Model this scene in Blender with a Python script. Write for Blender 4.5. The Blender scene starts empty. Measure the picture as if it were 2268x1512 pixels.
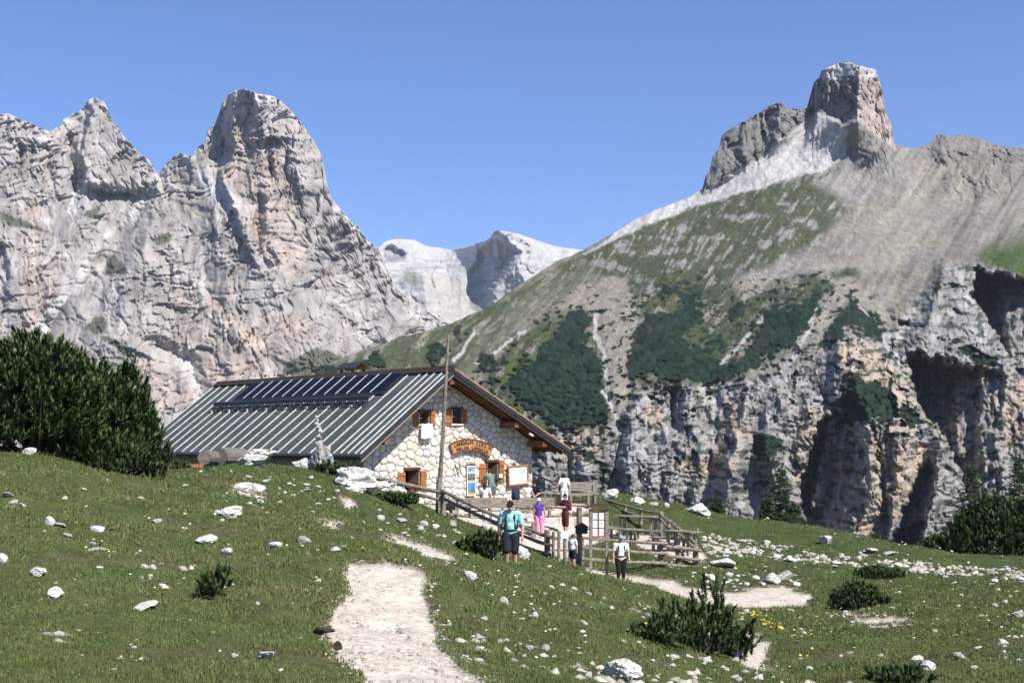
import bpy, bmesh, math, random
import numpy as np
from mathutils import Vector, Matrix

# ---------------------------------------------------------------- camera, sky, sun, exposure
FPX, U0, VH, EYE = 2900.0, 1134.0, 980.0, 1.65      # focal length in photo pixels, principal column, horizon row, eye height
SUN_AZ, SUN_EL = math.radians(138.0), math.radians(50.0)
scene = bpy.context.scene
C = scene.collection
cam_data = bpy.data.cameras.new('camera')
cam_data.sensor_width = 36.0
cam_data.lens = FPX / 2268.0 * 36.0
cam_data.shift_y = (VH - 756.0) / 2268.0
cam_data.clip_start, cam_data.clip_end = 0.2, 40000.0
cam = bpy.data.objects.new('camera', cam_data)
cam.location = (0, 0, EYE)
cam.rotation_euler = (math.radians(90), 0, 0)
C.objects.link(cam)
scene.camera = cam

world = bpy.data.worlds.new('World')
scene.world = world
world.use_nodes = True
wn = world.node_tree.nodes
bg = wn['Background']
sky = wn.new('ShaderNodeTexSky')
sky.sky_type = 'NISHITA'
sky.sun_disc = False
sky.sun_elevation = SUN_EL
sky.sun_rotation = SUN_AZ
sky.altitude = 2300
sky.air_density = 1.0
sky.dust_density = 0.0
sky.ozone_density = 4.0
tint = wn.new('ShaderNodeMix')
tint.data_type = 'RGBA'; tint.blend_type = 'MULTIPLY'
tint.inputs[0].default_value = 1.0
tint.inputs[7].default_value = (0.85, 0.98, 1.27, 1)
world.node_tree.links.new(sky.outputs[0], tint.inputs[6])
world.node_tree.links.new(tint.outputs[2], bg.inputs[0])
bg.inputs[1].default_value = 0.085

sd = bpy.data.lights.new('sun', 'SUN')
sd.energy = 5.0
sd.angle = math.radians(0.55)
sd.color = (1.0, 0.95, 0.87)
sun = bpy.data.objects.new('sun', sd)
to_sun = Vector((math.sin(SUN_AZ) * math.cos(SUN_EL), math.cos(SUN_AZ) * math.cos(SUN_EL), math.sin(SUN_EL)))
sun.rotation_euler = to_sun.to_track_quat('Z', 'Y').to_euler()
sun.location = (30, -40, 60)
C.objects.link(sun)

scene.view_settings.view_transform = 'Standard'
scene.view_settings.look = 'None'
scene.view_settings.exposure = 0.7
scene.view_settings.gamma = 1.0
scene.cycles.max_bounces = 5
scene.cycles.diffuse_bounces = 2
scene.cycles.glossy_bounces = 2
scene.cycles.transmission_bounces = 3
scene.cycles.volume_bounces = 0
scene.cycles.use_adaptive_sampling = True
scene.cycles.caustics_reflective = False
scene.cycles.caustics_refractive = False

rng = np.random.default_rng(7)
random.seed(7)

# ---------------------------------------------------------------- helpers: numbers
def P(u, v, d):
    """photo pixel (u, v) at distance d in front of the camera -> world point"""
    return Vector(((u - U0) / FPX * d, d, EYE + (VH - v) / FPX * d))

def _hash(ix, iy, seed):
    h = (np.asarray(ix).astype(np.int64, copy=False) * 374761393 + np.asarray(iy).astype(np.int64, copy=False) * 668265263 + seed * 1442695041) & 0xFFFFFFFF
    h = ((h ^ (h >> 13)) * 1274126177) & 0xFFFFFFFF
    h = h ^ (h >> 16)
    return h

_ga = (np.arange(1024) + .5) * (2 * math.pi / 1024)
_gc, _gs = np.cos(_ga), np.sin(_ga)
def noise2(x, y, seed=0):
    """gradient noise, about -1..1"""
    x = np.asarray(x, float); y = np.asarray(y, float)
    ix = np.floor(x); iy = np.floor(y)
    jx = ix.astype(np.int64); jy = iy.astype(np.int64)
    fx = x - ix; fy = y - iy
    ux = fx * fx * fx * (fx * (fx * 6 - 15) + 10)
    uy = fy * fy * fy * (fy * (fy * 6 - 15) + 10)
    def g(ox, oy):
        a = _hash(jx + ox, jy + oy, seed) >> 22
        return _gc[a] * (fx - ox) + _gs[a] * (fy - oy)
    a = g(0, 0); b = g(1, 0); c = g(0, 1); d = g(1, 1)
    return 1.5 * ((a * (1 - ux) + b * ux) * (1 - uy) + (c * (1 - ux) + d * ux) * uy)

def fbm(x, y, octv=4, seed=0, gain=0.5):
    s = 0; amp = 1.0
    for k in range(octv):
        s = s + amp * noise2(x * 2 ** k + 17.3 * k, y * 2 ** k - 9.1 * k, seed + k)
        amp *= gain
    return s

def ridged(x, y, octv=4, seed=0, gain=0.5):
    s = 0; amp = 1.0
    for k in range(octv):
        s = s + amp * (1 - 2 * np.abs(noise2(x * 2 ** k + 5.7 * k, y * 2 ** k + 3.3 * k, seed + k)))
        amp *= gain
    return s

def smooth(t):
    t = np.clip(t, 0, 1)
    return t * t * (3 - 2 * t)

def tps(pts, vals, reg=1e-3):
    """thin plate spline through scattered points -> callable"""
    p = np.array(pts, float); v = np.array(vals, float); n = len(p)
    def ker(r2):
        return 0.5 * r2 * np.log(r2 + 1e-9)
    d2 = ((p[:, None, :] - p[None, :, :]) ** 2).sum(-1)
    A = np.zeros((n + 3, n + 3))
    A[:n, :n] = ker(d2) + reg * np.eye(n)
    A[:n, n] = 1; A[:n, n + 1:] = p
    A[n, :n] = 1; A[n + 1:, :n] = p.T
    w = np.linalg.solve(A, np.concatenate([v, [0, 0, 0]]))
    def f(x, y):
        x = np.asarray(x, float); y = np.asarray(y, float)
        out = w[n] + w[n + 1] * x + w[n + 2] * y
        for k in range(n):
            out = out + w[k] * ker((x - p[k, 0]) ** 2 + (y - p[k, 1]) ** 2)
        return out
    return f

def poly_sd(U, V, pts, margin=60):
    """signed distance to a closed polygon, positive inside; -margin outside its surroundings"""
    pts = np.array(pts, float)
    out = np.full(U.shape, -float(margin))
    lo = pts.min(0) - margin; hi = pts.max(0) + margin
    m = (U > lo[0]) & (U < hi[0]) & (V > lo[1]) & (V < hi[1])
    if not m.any():
        return out
    u = U[m]; v = V[m]
    d2 = np.full(u.shape, 1e12); ins = np.zeros(u.shape, bool)
    for k in range(len(pts)):
        ax, ay = pts[k]; bx, by = pts[(k + 1) % len(pts)]
        ex, ey = bx - ax, by - ay
        t = np.clip(((u - ax) * ex + (v - ay) * ey) / (ex * ex + ey * ey + 1e-9), 0, 1)
        d2 = np.minimum(d2, (u - ax - t * ex) ** 2 + (v - ay - t * ey) ** 2)
        if ay != by:
            c = ((ay > v) != (by > v)) & (u < (bx - ax) * (v - ay) / (by - ay) + ax)
            ins ^= c
    d = np.sqrt(d2)
    out[m] = np.where(ins, d, -d)
    return out

def line_sd(U, V, pts, margin=200):
    """distance to an open polyline and the side (+1 = right of the walking direction in the picture)"""
    pts = np.array(pts, float)
    best = np.full(U.shape, float(margin)); side = np.ones(U.shape)
    lo = pts.min(0) - margin; hi = pts.max(0) + margin
    m = (U > lo[0]) & (U < hi[0]) & (V > lo[1]) & (V < hi[1])
    if not m.any():
        return best, side
    u = U[m]; v = V[m]; b = np.full(u.shape, float(margin)); s = np.ones(u.shape)
    for k in range(len(pts) - 1):
        ax, ay = pts[k]; bx, by = pts[k + 1]
        ex, ey = bx - ax, by - ay
        t = np.clip(((u - ax) * ex + (v - ay) * ey) / (ex * ex + ey * ey + 1e-9), 0, 1)
        d = np.hypot(u - ax - t * ex, v - ay - t * ey)
        c = d < b
        cr = ex * (v - ay) - ey * (u - ax)
        end = ((t <= 0) & (k == 0)) | ((t >= 1) & (k == len(pts) - 2))
        s = np.where(c, np.where(end, 0.0, np.sign(cr)), s)
        b = np.where(c, d, b)
    best[m] = b; side[m] = s
    return best, side

# ---------------------------------------------------------------- helpers: meshes and objects
def np_mesh(name, verts, faces, mat=None, cols=None, smooth_shade=False):
    """verts (n,3); faces (m,3) or (m,4) int array; cols (n,3) per-vertex colour"""
    verts = np.ascontiguousarray(verts, np.float32).reshape(-1, 3)
    faces = np.ascontiguousarray(faces, np.int32)
    k = faces.shape[1]
    me = bpy.data.meshes.new(name)
    me.vertices.add(len(verts)); me.vertices.foreach_set('co', verts.ravel())
    me.loops.add(faces.size); me.loops.foreach_set('vertex_index', faces.ravel())
    me.polygons.add(len(faces))
    me.polygons.foreach_set('loop_start', np.arange(0, faces.size, k, dtype=np.int32))
    me.polygons.foreach_set('loop_total', np.full(len(faces), k, np.int32))
    if smooth_shade:
        me.polygons.foreach_set('use_smooth', np.ones(len(faces), bool))
    me.update(calc_edges=True)
    if cols is not None:
        at = me.color_attributes.new('Col', 'FLOAT_COLOR', 'POINT')
        c4 = np.ones((len(verts), 4), np.float32); c4[:, :3] = np.asarray(cols).reshape(-1, 3)
        at.data.foreach_set('color', c4.ravel())
    if mat is not None:
        me.materials.append(mat)
    return me

def grid_faces(R, Cn):
    i = np.arange(R - 1)[:, None] * Cn + np.arange(Cn - 1)[None, :]
    return np.stack([i, i + Cn, i + Cn + 1, i + 1], -1).reshape(-1, 4)

def link(name, data, parent=None, loc=None, rot=None):
    o = bpy.data.objects.new(name, data)
    C.objects.link(o)
    if parent is not None:
        o.parent = parent
    if loc is not None:
        o.location = loc
    if rot is not None:
        o.rotation_euler = rot
    return o

def tag(o, label=None, cat=None, group=None, kind=None):
    if label: o['label'] = label
    if cat: o['category'] = cat
    if group: o['group'] = group
    if kind: o['kind'] = kind
    return o

def thing(name, label, cat, loc=(0, 0, 0), rotz=0.0, group=None):
    return tag(link(name, None, None, loc, (0, 0, rotz)), label, cat, group)

def copy_tree(o, parent=None):
    c = o.copy(); C.objects.link(c)
    if parent is not None:
        c.parent = parent
    for ch in list(o.children):
        copy_tree(ch, c)
    return c

class MB:
    """collects simple solids, then makes ONE mesh object"""
    def __init__(self):
        self.v = []; self.f = []
    def box(self, x0, x1, y0, y1, z0, z1):
        return self.hexa([(x0, y0, z0), (x1, y0, z0), (x1, y1, z0), (x0, y1, z0), (x0, y0, z1), (x1, y0, z1), (x1, y1, z1), (x0, y1, z1)])
    def hexa(self, p):
        n = len(self.v); self.v += [tuple(q) for q in p]
        for f in ((3, 2, 1, 0), (4, 5, 6, 7), (0, 1, 5, 4), (1, 2, 6, 5), (2, 3, 7, 6), (3, 0, 4, 7)):
            self.f.append([n + k for k in f])
        return self
    def beam(self, a, b, w, h, up=(0, 0, 1)):
        """bar from a to b, width w (sideways) and height h (along up)"""
        a = Vector(a); b = Vector(b); d = (b - a).normalized(); up = Vector(up)
        s = d.cross(up)
        if s.length < 1e-4:
            s = d.cross(Vector((1, 0, 0)))
        s.normalize(); t = s.cross(d).normalized()
        s = s * (w / 2); t = t * (h / 2)
        return self.hexa([a - s - t, a + s - t, b + s - t, b - s - t, a - s + t, a + s + t, b + s + t, b - s + t])
    def tube(self, pts, radii, n=8, cap=True, jit=0.0):
        pts = [Vector(p) for p in pts]
        if not hasattr(radii, '__len__'):
            radii = [radii] * len(pts)
        base = len(self.v)
        for i, p in enumerate(pts):
            d = (pts[min(i + 1, len(pts) - 1)] - pts[max(i - 1, 0)]).normalized()
            a = d.cross(Vector((0, 0, 1)))
            if a.length < 0.05:
                a = d.cross(Vector((0, 1, 0)))
            a.normalize(); b = d.cross(a)
            for k in range(n):
                t = 2 * math.pi * k / n
                r = radii[i] * (1 + (random.uniform(-jit, jit) if jit else 0))
                self.v.append(tuple(p + a * (r * math.cos(t)) + b * (r * math.sin(t))))
        for i in range(len(pts) - 1):
            for k in range(n):
                k2 = (k + 1) % n
                self.f.append([base + i * n + k, base + i * n + k2, base + (i + 1) * n + k2, base + (i + 1) * n + k])
        if cap:
            self.f.append([base + k for k in range(n)])
            self.f.append([base + (len(pts) - 1) * n + k for k in reversed(range(n))])
        return self
    def prism(self, pts, off):
        """flat polygon (list of 3d points) pushed along off"""
        n = len(self.v); m = len(pts); off = Vector(off)
        self.v += [tuple(p) for p in pts] + [tuple(Vector(p) + off) for p in pts]
        self.f.append([n + k for k in range(m)])
        self.f.append([n + m + k for k in reversed(range(m))])
        for k in range(m):
            k2 = (k + 1) % m
            self.f.append([n + k, n + m + k, n + m + k2, n + k2])
        return self
    def mesh(self, name, mat=None, smooth_shade=False):
        me = bpy.data.meshes.new(name)
        me.from_pydata([tuple(x) for x in self.v], [], self.f)
        bm = bmesh.new(); bm.from_mesh(me)
        bmesh.ops.recalc_face_normals(bm, faces=bm.faces)
        bm.to_mesh(me); bm.free()
        if smooth_shade:
            for p in me.polygons: p.use_smooth = True
        if mat is not None:
            me.materials.append(mat)
        return me
    def build(self, name, mat=None, parent=None, loc=None, rot=None, smooth_shade=False, bevel=0.0):
        o = link(name, self.mesh(name, mat, smooth_shade), parent, loc, rot)
        if bevel:
            b = o.modifiers.new('bevel', 'BEVEL'); b.width = bevel; b.segments = 1; b.limit_method = 'ANGLE'
        return o

# ---------------------------------------------------------------- helpers: materials
def new_mat(name):
    m = bpy.data.materials.new(name); m.use_nodes = True
    nt = m.node_tree
    return m, nt, nt.nodes['Principled BSDF']

def nd(nt, typ, **kw):
    n = nt.nodes.new(typ)
    for k, v in kw.items():
        if k in n.inputs:
            n.inputs[k].default_value = v
        else:
            setattr(n, k, v)
    return n

def noise_tex(nt, scale, detail=4.0, rough=0.55, coord='Object', stretch=None):
    tc = nd(nt, 'ShaderNodeTexCoord')
    mp = nd(nt, 'ShaderNodeMapping')
    if stretch:
        mp.inputs['Scale'].default_value = stretch
    nt.links.new(tc.outputs[coord], mp.inputs[0])
    n = nd(nt, 'ShaderNodeTexNoise', Scale=scale, Detail=detail, Roughness=rough)
    nt.links.new(mp.outputs[0], n.inputs['Vector'])
    return n.outputs['Fac']

def ramp(nt, fac, stops):
    r = nd(nt, 'ShaderNodeValToRGB')
    els = r.color_ramp.elements
    while len(els) < len(stops):
        els.new(0.5)
    for e, (p, c) in zip(els, stops):
        e.position = p; e.color = (c[0], c[1], c[2], 1)
    nt.links.new(fac, r.inputs[0])
    return r.outputs[0]

def mixc(nt, fac, a, b, mode='MIX'):
    n = nd(nt, 'ShaderNodeMix', data_type='RGBA', blend_type=mode)
    for sock, val in ((n.inputs[0], fac), (n.inputs[6], a), (n.inputs[7], b)):
        if isinstance(val, (int, float)):
            sock.default_value = val
        elif isinstance(val, tuple):
            sock.default_value = (*val[:3], 1)
        else:
            nt.links.new(val, sock)
    return n.outputs[2]

def bump(nt, bsdf, h, strength=0.5, dist=0.02):
    b = nd(nt, 'ShaderNodeBump', Strength=strength, Distance=dist)
    nt.links.new(h, b.inputs['Height'])
    nt.links.new(b.outputs[0], bsdf.inputs['Normal'])

def simple_mat(name, c0, c1=None, scale=6.0, rough=0.8, bump_s=0.0, bump_d=0.01, detail=4.0, stretch=None, metallic=0.0, spec=0.3, lo=0.35, hi=0.68):
    m, nt, b = new_mat(name)
    b.inputs['Roughness'].default_value = rough
    b.inputs['Metallic'].default_value = metallic
    b.inputs['Specular IOR Level'].default_value = spec
    f = noise_tex(nt, scale, detail, stretch=stretch)
    nt.links.new(ramp(nt, f, [(lo, c0), (hi, c1 or c0)]), b.inputs['Base Color'])
    if bump_s:
        bump(nt, b, f, bump_s, bump_d)
    return m

def vcol_mat(name, scale, var=0.25, rough=0.95, bump_s=0.0, bump_d=1.0, detail=5.0, stretch=None):
    """vertex colour times noise"""
    m, nt, b = new_mat(name)
    b.inputs['Roughness'].default_value = rough
    b.inputs['Specular IOR Level'].default_value = 0.1
    at = nd(nt, 'ShaderNodeAttribute', attribute_name='Col')
    f = noise_tex(nt, scale, detail, stretch=stretch)
    g = ramp(nt, f, [(0.3, (1 - var,) * 3), (0.7, (1 + var,) * 3)])
    nt.links.new(mixc(nt, 1.0, at.outputs['Color'], g, 'MULTIPLY'), b.inputs['Base Color'])
    if bump_s:
        bump(nt, b, f, bump_s, bump_d)
    return m
# ---------------------------------------------------------------- mountains
GRASS_HI = np.array((.046, .056, .029)); GRASS_LUSH = np.array((.042, .062, .019)); PINE = np.array((.0125, .0225, .0150))
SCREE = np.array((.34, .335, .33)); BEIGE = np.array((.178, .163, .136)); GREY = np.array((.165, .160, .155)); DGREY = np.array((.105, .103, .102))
WARM = np.array((.33, .25, .18)); PINKISH = np.array((.335, .278, .248)); LIGHT = np.array((.325, .303, .290))

rock_far = vcol_mat('limestone_cliffs', 0.07, 0.28, bump_s=0.6, bump_d=3.0, detail=9, stretch=(1, .3, .5))
rock_mid = vcol_mat('limestone_slopes', 0.24, 0.24, bump_s=0.4, bump_d=1.0, detail=9, stretch=(1, .3, .7))
snow_far = vcol_mat('pale_plateau_rock', 0.02, 0.15, bump_s=0.4, bump_d=6.0, detail=8)

TONE = {}

def depth_field(pts, k):
    return tps([(u / k, v / k) for u, v, d in pts], [d for u, v, d in pts])

def lean(x, y, lx, ly, octv, seed, k):
    """ridged noise whose crests lean to the left, so left sides are steep"""
    a = ridged(x / lx, y / ly, 1, seed)
    return ridged((x + k * lx * a) / lx, y / ly, octv, seed, 0.42)

def facets(x, y, seed):
    """broken rock: every cell is a tilted flat face; returns height (in cell units) and a random tone per cell"""
    ix = np.floor(x); iy = np.floor(y)
    best = np.full(x.shape, 9.0); bid = np.zeros(x.shape, np.int64); bx = np.zeros(x.shape); by = np.zeros(x.shape)
    for oy in (-1, 0, 1):
        for ox in (-1, 0, 1):
            h = _hash(ix + ox, iy + oy, seed)
            px = ix + ox + (h & 1023) / 1023.0; py = iy + oy + ((h >> 10) & 1023) / 1023.0
            dx = x - px; dy = y - py
            d = dx * dx + dy * dy
            m = d < best
            best = np.where(m, d, best); bid = np.where(m, h, bid); bx = np.where(m, dx, bx); by = np.where(m, dy, by)
    h2 = _hash(bid & 65535, bid >> 16, seed + 7)
    gx = (h2 & 1023) / 1023.0 - .5; gy = ((h2 >> 10) & 1023) / 1023.0 - .5; hh = ((h2 >> 20) & 1023) / 1023.0 - .5
    return 1.5 * gx * bx + 1.1 * gy * by + .55 * hh, hh * 2

def crowns(x, y, seed):
    """rounded crowns packed side by side: dome height and a tone per crown"""
    ix = np.floor(x); iy = np.floor(y); best = np.full(x.shape, 9.0); bid = np.zeros(x.shape, np.int64)
    for oy in (-1, 0, 1):
        for ox in (-1, 0, 1):
            h = _hash(ix + ox, iy + oy, seed)
            d = (x - ix - ox - (h & 1023) / 1023.0) ** 2 + (y - iy - oy - ((h >> 10) & 1023) / 1023.0) ** 2
            bid = np.where(d < best, h, bid); best = np.minimum(d, best)
    return 1 - np.clip(best * 1.6, 0, 1), ((bid >> 20) & 1023) / 1023.0 - .5

def rock_px(U, V, seed, pill=1.0, strata=1.0, block=1.0, tilt=0.0, sc=1.0, tall=1.0, amps=(24, 12, 4.5)):
    Vt = V + tilt * U
    w1 = fbm(U / 70, V / 70, 3, seed + 50); w2 = fbm(U / 80, V / 60, 3, seed + 60)
    wx = (U + 20 * w1) / sc; wy = (Vt + 14 * w2) / sc
    jx = wx + 2.2 * noise2(U / 6, V / 6, seed + 80); jy = wy + 2.2 * noise2(U / 6, V / 6 + 50, seed + 81)
    km = smooth(0.5 + 1.1 * fbm(U / 170, V / 130, 2, seed + 70))          # where ledges rule, elsewhere pillars
    r = pill * (20 * lean(wx, wy, 150, 330, 1, seed, .22) + (1.15 - .6 * km) * 8 * lean(wx, wy, 60, 200, 2, seed + 5, .22))
    f1, c1 = facets(jx / 46, jy / (120 * tall), seed + 21); f2, c2 = facets(jx / 18, jy / (40 * tall), seed + 22); f3, c3 = facets(jx / 7.5, jy / (14 * tall), seed + 23)
    kb = .35 + .95 * smooth(.5 + 1.3 * fbm(U / 130, V / 150, 2, seed + 95))       # calm slabs and broken ground
    r = r + block * (amps[0] * f1 + kb * (amps[1] * f2 + amps[2] * f3))
    cr1 = np.exp(-(noise2(wx / 34, wy / 190, seed + 90) / .05) ** 2); cr2 = np.exp(-(noise2(wx / 15, wy / 80, seed + 91) / .06) ** 2); cr3 = np.exp(-(noise2(wx / 190, wy / 26, seed + 92) / .05) ** 2)
    r = r - block * ((1.2 - .6 * km) * (11 * cr1 + 5 * kb * cr2) + 7 * cr3)
    def beds(lam, sd_):
        q = wy / lam + .35 * noise2(wx / 60, wy / 60, sd_ + 1)
        k = np.floor(q)
        return (_hash(k, np.floor(wx / 170.0 + .2 * k), sd_) & 1023) / 1023.0 - .5
    r = r + strata * kb * ((.25 + km) * (7.0 * beds(15.0, seed + 30) + 3.6 * beds(6.0, seed + 31)) + 2.0 * fbm(wx / 60, wy / 10, 3, seed + 12)) + pill * 3.4 * ridged(wx / 13, wy / 70, 2, seed + 13)
    return r * sc, c1 * .5 + c2 * .4 + c3 * .25

def raised(U, V, pts, h, w, v0=None, v1=None):
    """block standing proud by h with sides w wide; it fades out between rows v0 and v1 so that it has no undercut foot"""
    m = h * smooth(poly_sd(U, V, pts, 20) / w)
    if v0 is not None:
        m = m * (1 - smooth((V - v0) / (v1 - v0)))
    return m

def ridge(U, V, pts, h, wl, wr, p=1.0):
    """crest along pts (walk downwards): wl = width on the picture's left, wr = on its right"""
    d, s = line_sd(U, V, pts, max(wl, wr) + 5)
    w = np.where(s > 0, wl, np.where(s < 0, wr, min(wl, wr)))          # walking down the picture, +1 is the left-hand side of the picture
    return h * np.clip(1 - d / w, 0, 1) ** p

def wedge(U, V, pts, s, edge=16.0):
    """wall that turns to the picture's left: level with its surroundings at the right edge of the polygon, s px deeper per px to the left"""
    p = np.array(pts, float)
    m = smooth(poly_sd(U, V, pts, 20) / edge)
    vs = np.linspace(p[:, 1].min(), p[:, 1].max(), 120); right = []
    for v in vs:
        xs = []
        for k in range(len(p)):
            a, b = p[k], p[(k + 1) % len(p)]
            if (a[1] <= v) != (b[1] <= v): xs.append(a[0] + (v - a[1]) / (b[1] - a[1]) * (b[0] - a[0]))
        right.append(max(xs) if xs else np.nan)
    right = np.array(right); ok = ~np.isnan(right)
    uR = np.interp(V, vs[ok], right[ok])
    return m * (12 + s * np.clip(uR - U, 0, 400))

def massif(name, label, top_pts, u0, u1, step, vbot, R, base, relief, colour, mat, jag=3.0, seed=1, back=400.0):
    us = np.arange(u0, u1 + 0.1, step)
    tp = np.array(top_pts, float)
    top = np.interp(us, tp[:, 0], tp[:, 1]) + jag * (0.7 * fbm(us / 19, us * 0 + 3.3, 3, seed) + 0.5 * np.abs(noise2(us / 7, us * 0 + 1.7, seed + 4)))
    s = np.linspace(0, 1, R)[:, None]
    bot = vbot if not hasattr(vbot, '__len__') else np.interp(us, np.array(vbot)[:, 0], np.array(vbot)[:, 1])
    kk = np.exp(-.5 * (np.arange(-60, 61) * step / 36.0) ** 2); kk /= kk.sum()
    topS = np.convolve(np.pad(top, 60, mode='edge'), kk, 'valid')
    V = topS[None, :] + (bot - topS)[None, :] * s + (top - topS)[None, :] * (1 - s) ** 9
    U = np.repeat(us[None, :], R, 0)
    Uw = U + 7 * fbm(U / 45, V / 45, 3, seed + 30) + 2.5 * noise2(U / 9, V / 9, seed + 33)
    Vw = V + 7 * fbm(U / 45 + 9, V / 45, 3, seed + 40) + 2.5 * noise2(U / 9, V / 9 + 7, seed + 43)
    D0 = base(U, V)
    rel = relief(U, V, Uw, Vw)
    D = D0 - rel * D0 / FPX
    X = (U - U0) / FPX * D; Z = EYE + (VH - V) / FPX * D
    cols = colour(U, V, Uw, Vw)
    nb = 6
    k = np.arange(nb, 0, -1)[:, None]
    bu = (k / nb)
    Yb = D[:1] + back * bu; Xb = X[:1] + 0 * k; Zb = Z[:1] - back * 0.9 * bu ** 1.3
    X = np.vstack([Xb, X]); Y = np.vstack([Yb, D]); Z = np.vstack([Zb, Z])
    cols = np.vstack([np.repeat(cols[:1], nb, 0), cols])
    V3 = np.stack([X, Y, Z], -1)
    me = np_mesh(name, V3.reshape(-1, 3), grid_faces(*X.shape), mat, cols.reshape(-1, 3), False)
    return tag(link(name, me), label, None, None, 'structure')

def paint(cols, sdist, colour, edge=6.0, amount=1.0):
    w = (smooth(sdist / edge + 0.5) * amount)[..., None]
    return cols * (1 - w) + colour * w

def blotch(U, V, cell, thr, width, seed, sx=1.0, sy=1.0):
    return smooth((fbm(U / (cell * sx), V / (cell * sy), 4, seed) - thr) / width)

# ---- left massif: two summits of bare pale rock
left_top = [(-160, 300), (-60, 255), (0, 251), (20, 252), (60, 270), (110, 290), (135, 278), (140, 262), (175, 245), (186, 236), (200, 219), (212, 215), (230, 225), (240, 245), (252, 272), (270, 295), (300, 330), (330, 355), (345, 380), (352, 385), (365, 365), (385, 345), (400, 337), (420, 346), (430, 340), (440, 325), (455, 315), (458, 290), (470, 282), (484, 255), (492, 228), (505, 210), (525, 198), (545, 197), (570, 207), (600, 210), (620, 222), (640, 240), (660, 262), (680, 290), (695, 310), (710, 340), (716, 360), (718, 395), (735, 440), (760, 470), (790, 500), (805, 520), (815, 535), (830, 540), (845, 562), (858, 600), (880, 640), (930, 680), (990, 715), (1060, 760)]
lb = depth_field([(-100, 260, 2080), (200, 220, 2120), (350, 385, 2060), (540, 200, 2000), (700, 330, 2010), (800, 510, 2000), (900, 660, 1970), (1000, 720, 1900), (-100, 600, 1930), (200, 520, 1960), (480, 520, 1900), (700, 600, 1900), (-100, 900, 1740), (200, 900, 1730), (450, 800, 1780), (450, 950, 1700), (700, 820, 1760), (900, 800, 1780), (1000, 950, 1700), (100, 420, 2040)], 500)

def left_relief(U, V, Uw, Vw):
    r, TONE['left'] = rock_px(U, V, 101, 0.75, 1.1, 0.9, 0.10, 1.0, 1.0, (17, 11, 5.0))
    # main right-hand summit block, its left wall in shade
    r = r + raised(Uw, Vw, [(500, 190), (545, 180), (760, 260), (830, 480), (900, 720), (760, 800), (640, 800), (580, 640), (520, 500), (474, 392), (505, 345)], 85, 14, 380, 640)
    r = r - 60 * smooth(poly_sd(Uw, Vw, [(440, 300), (492, 215), (502, 260), (506, 338), (478, 372), (452, 345)]) / 10)
    r = r + ridge(Uw, Vw, [(560, 200), (590, 330), (600, 520), (640, 640)], 26, 34, 120)
    r = r + ridge(Uw, Vw, [(655, 300), (668, 420), (690, 560)], 22, 26, 70)
    r = r - ridge(Uw, Vw, [(592, 318), (596, 395)], 34, 9, 12)
    r = r - ridge(Uw, Vw, [(574, 430), (570, 560)], 26, 10, 16)
    # front ridge below the notch
    r = r + ridge(Uw, Vw, [(400, 336), (455, 400), (560, 560), (640, 700), (720, 840)], 46, 80, 130)
    r = r + ridge(Uw, Vw, [(352, 400), (330, 520), (300, 620), (250, 760)], 40, 60, 110)
    r = r + ridge(Uw, Vw, [(480, 460), (500, 600), (520, 740), (500, 900)], 30, 44, 90)
    r = r + ridge(Uw, Vw, [(760, 480), (800, 600), (860, 760)], 30, 34, 90)
    r = r + ridge(Uw, Vw, [(830, 545), (850, 620), (890, 740)], 22, 22, 60)
    # left summit: steep wall with a dark corner
    r = r + raised(Uw, Vw, [(178, 300), (205, 195), (260, 230), (350, 365), (380, 520), (260, 520), (196, 500), (176, 400)], 52, 12, 400, 440)
    r = r - ridge(Uw, Vw, [(152, 300), (160, 360), (172, 425)], 44, 12, 20)
    r = r - ridge(Uw, Vw, [(45, 320), (40, 400)], 20, 7, 14)
    r = r - ridge(Uw, Vw, [(105, 330), (112, 400)], 16, 7, 14)
    r = r - ridge(Uw, Vw, [(210, 428), (290, 430)], 24, 8, 8)
    # diagonal gully
    r = r - ridge(Uw, Vw, [(345, 395), (300, 500), (220, 600), (150, 660), (90, 740)], 40, 40, 30)
    r = r + ridge(Uw, Vw, [(220, 470), (120, 560), (20, 640)], 30, 70, 30)
    r = r - 34 * smooth(poly_sd(Uw, Vw, [(-20, 520), (12, 540), (24, 600), (20, 655), (-20, 650)]) / 8)
    r = r - ridge(Uw, Vw, [(340, 760), (420, 800), (445, 860), (430, 940)], 40, 26, 26)
    r = r - ridge(Uw, Vw, [(650, 600), (720, 690), (840, 760)], 16, 16, 16)
    # flatten the scree
    return r

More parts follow.
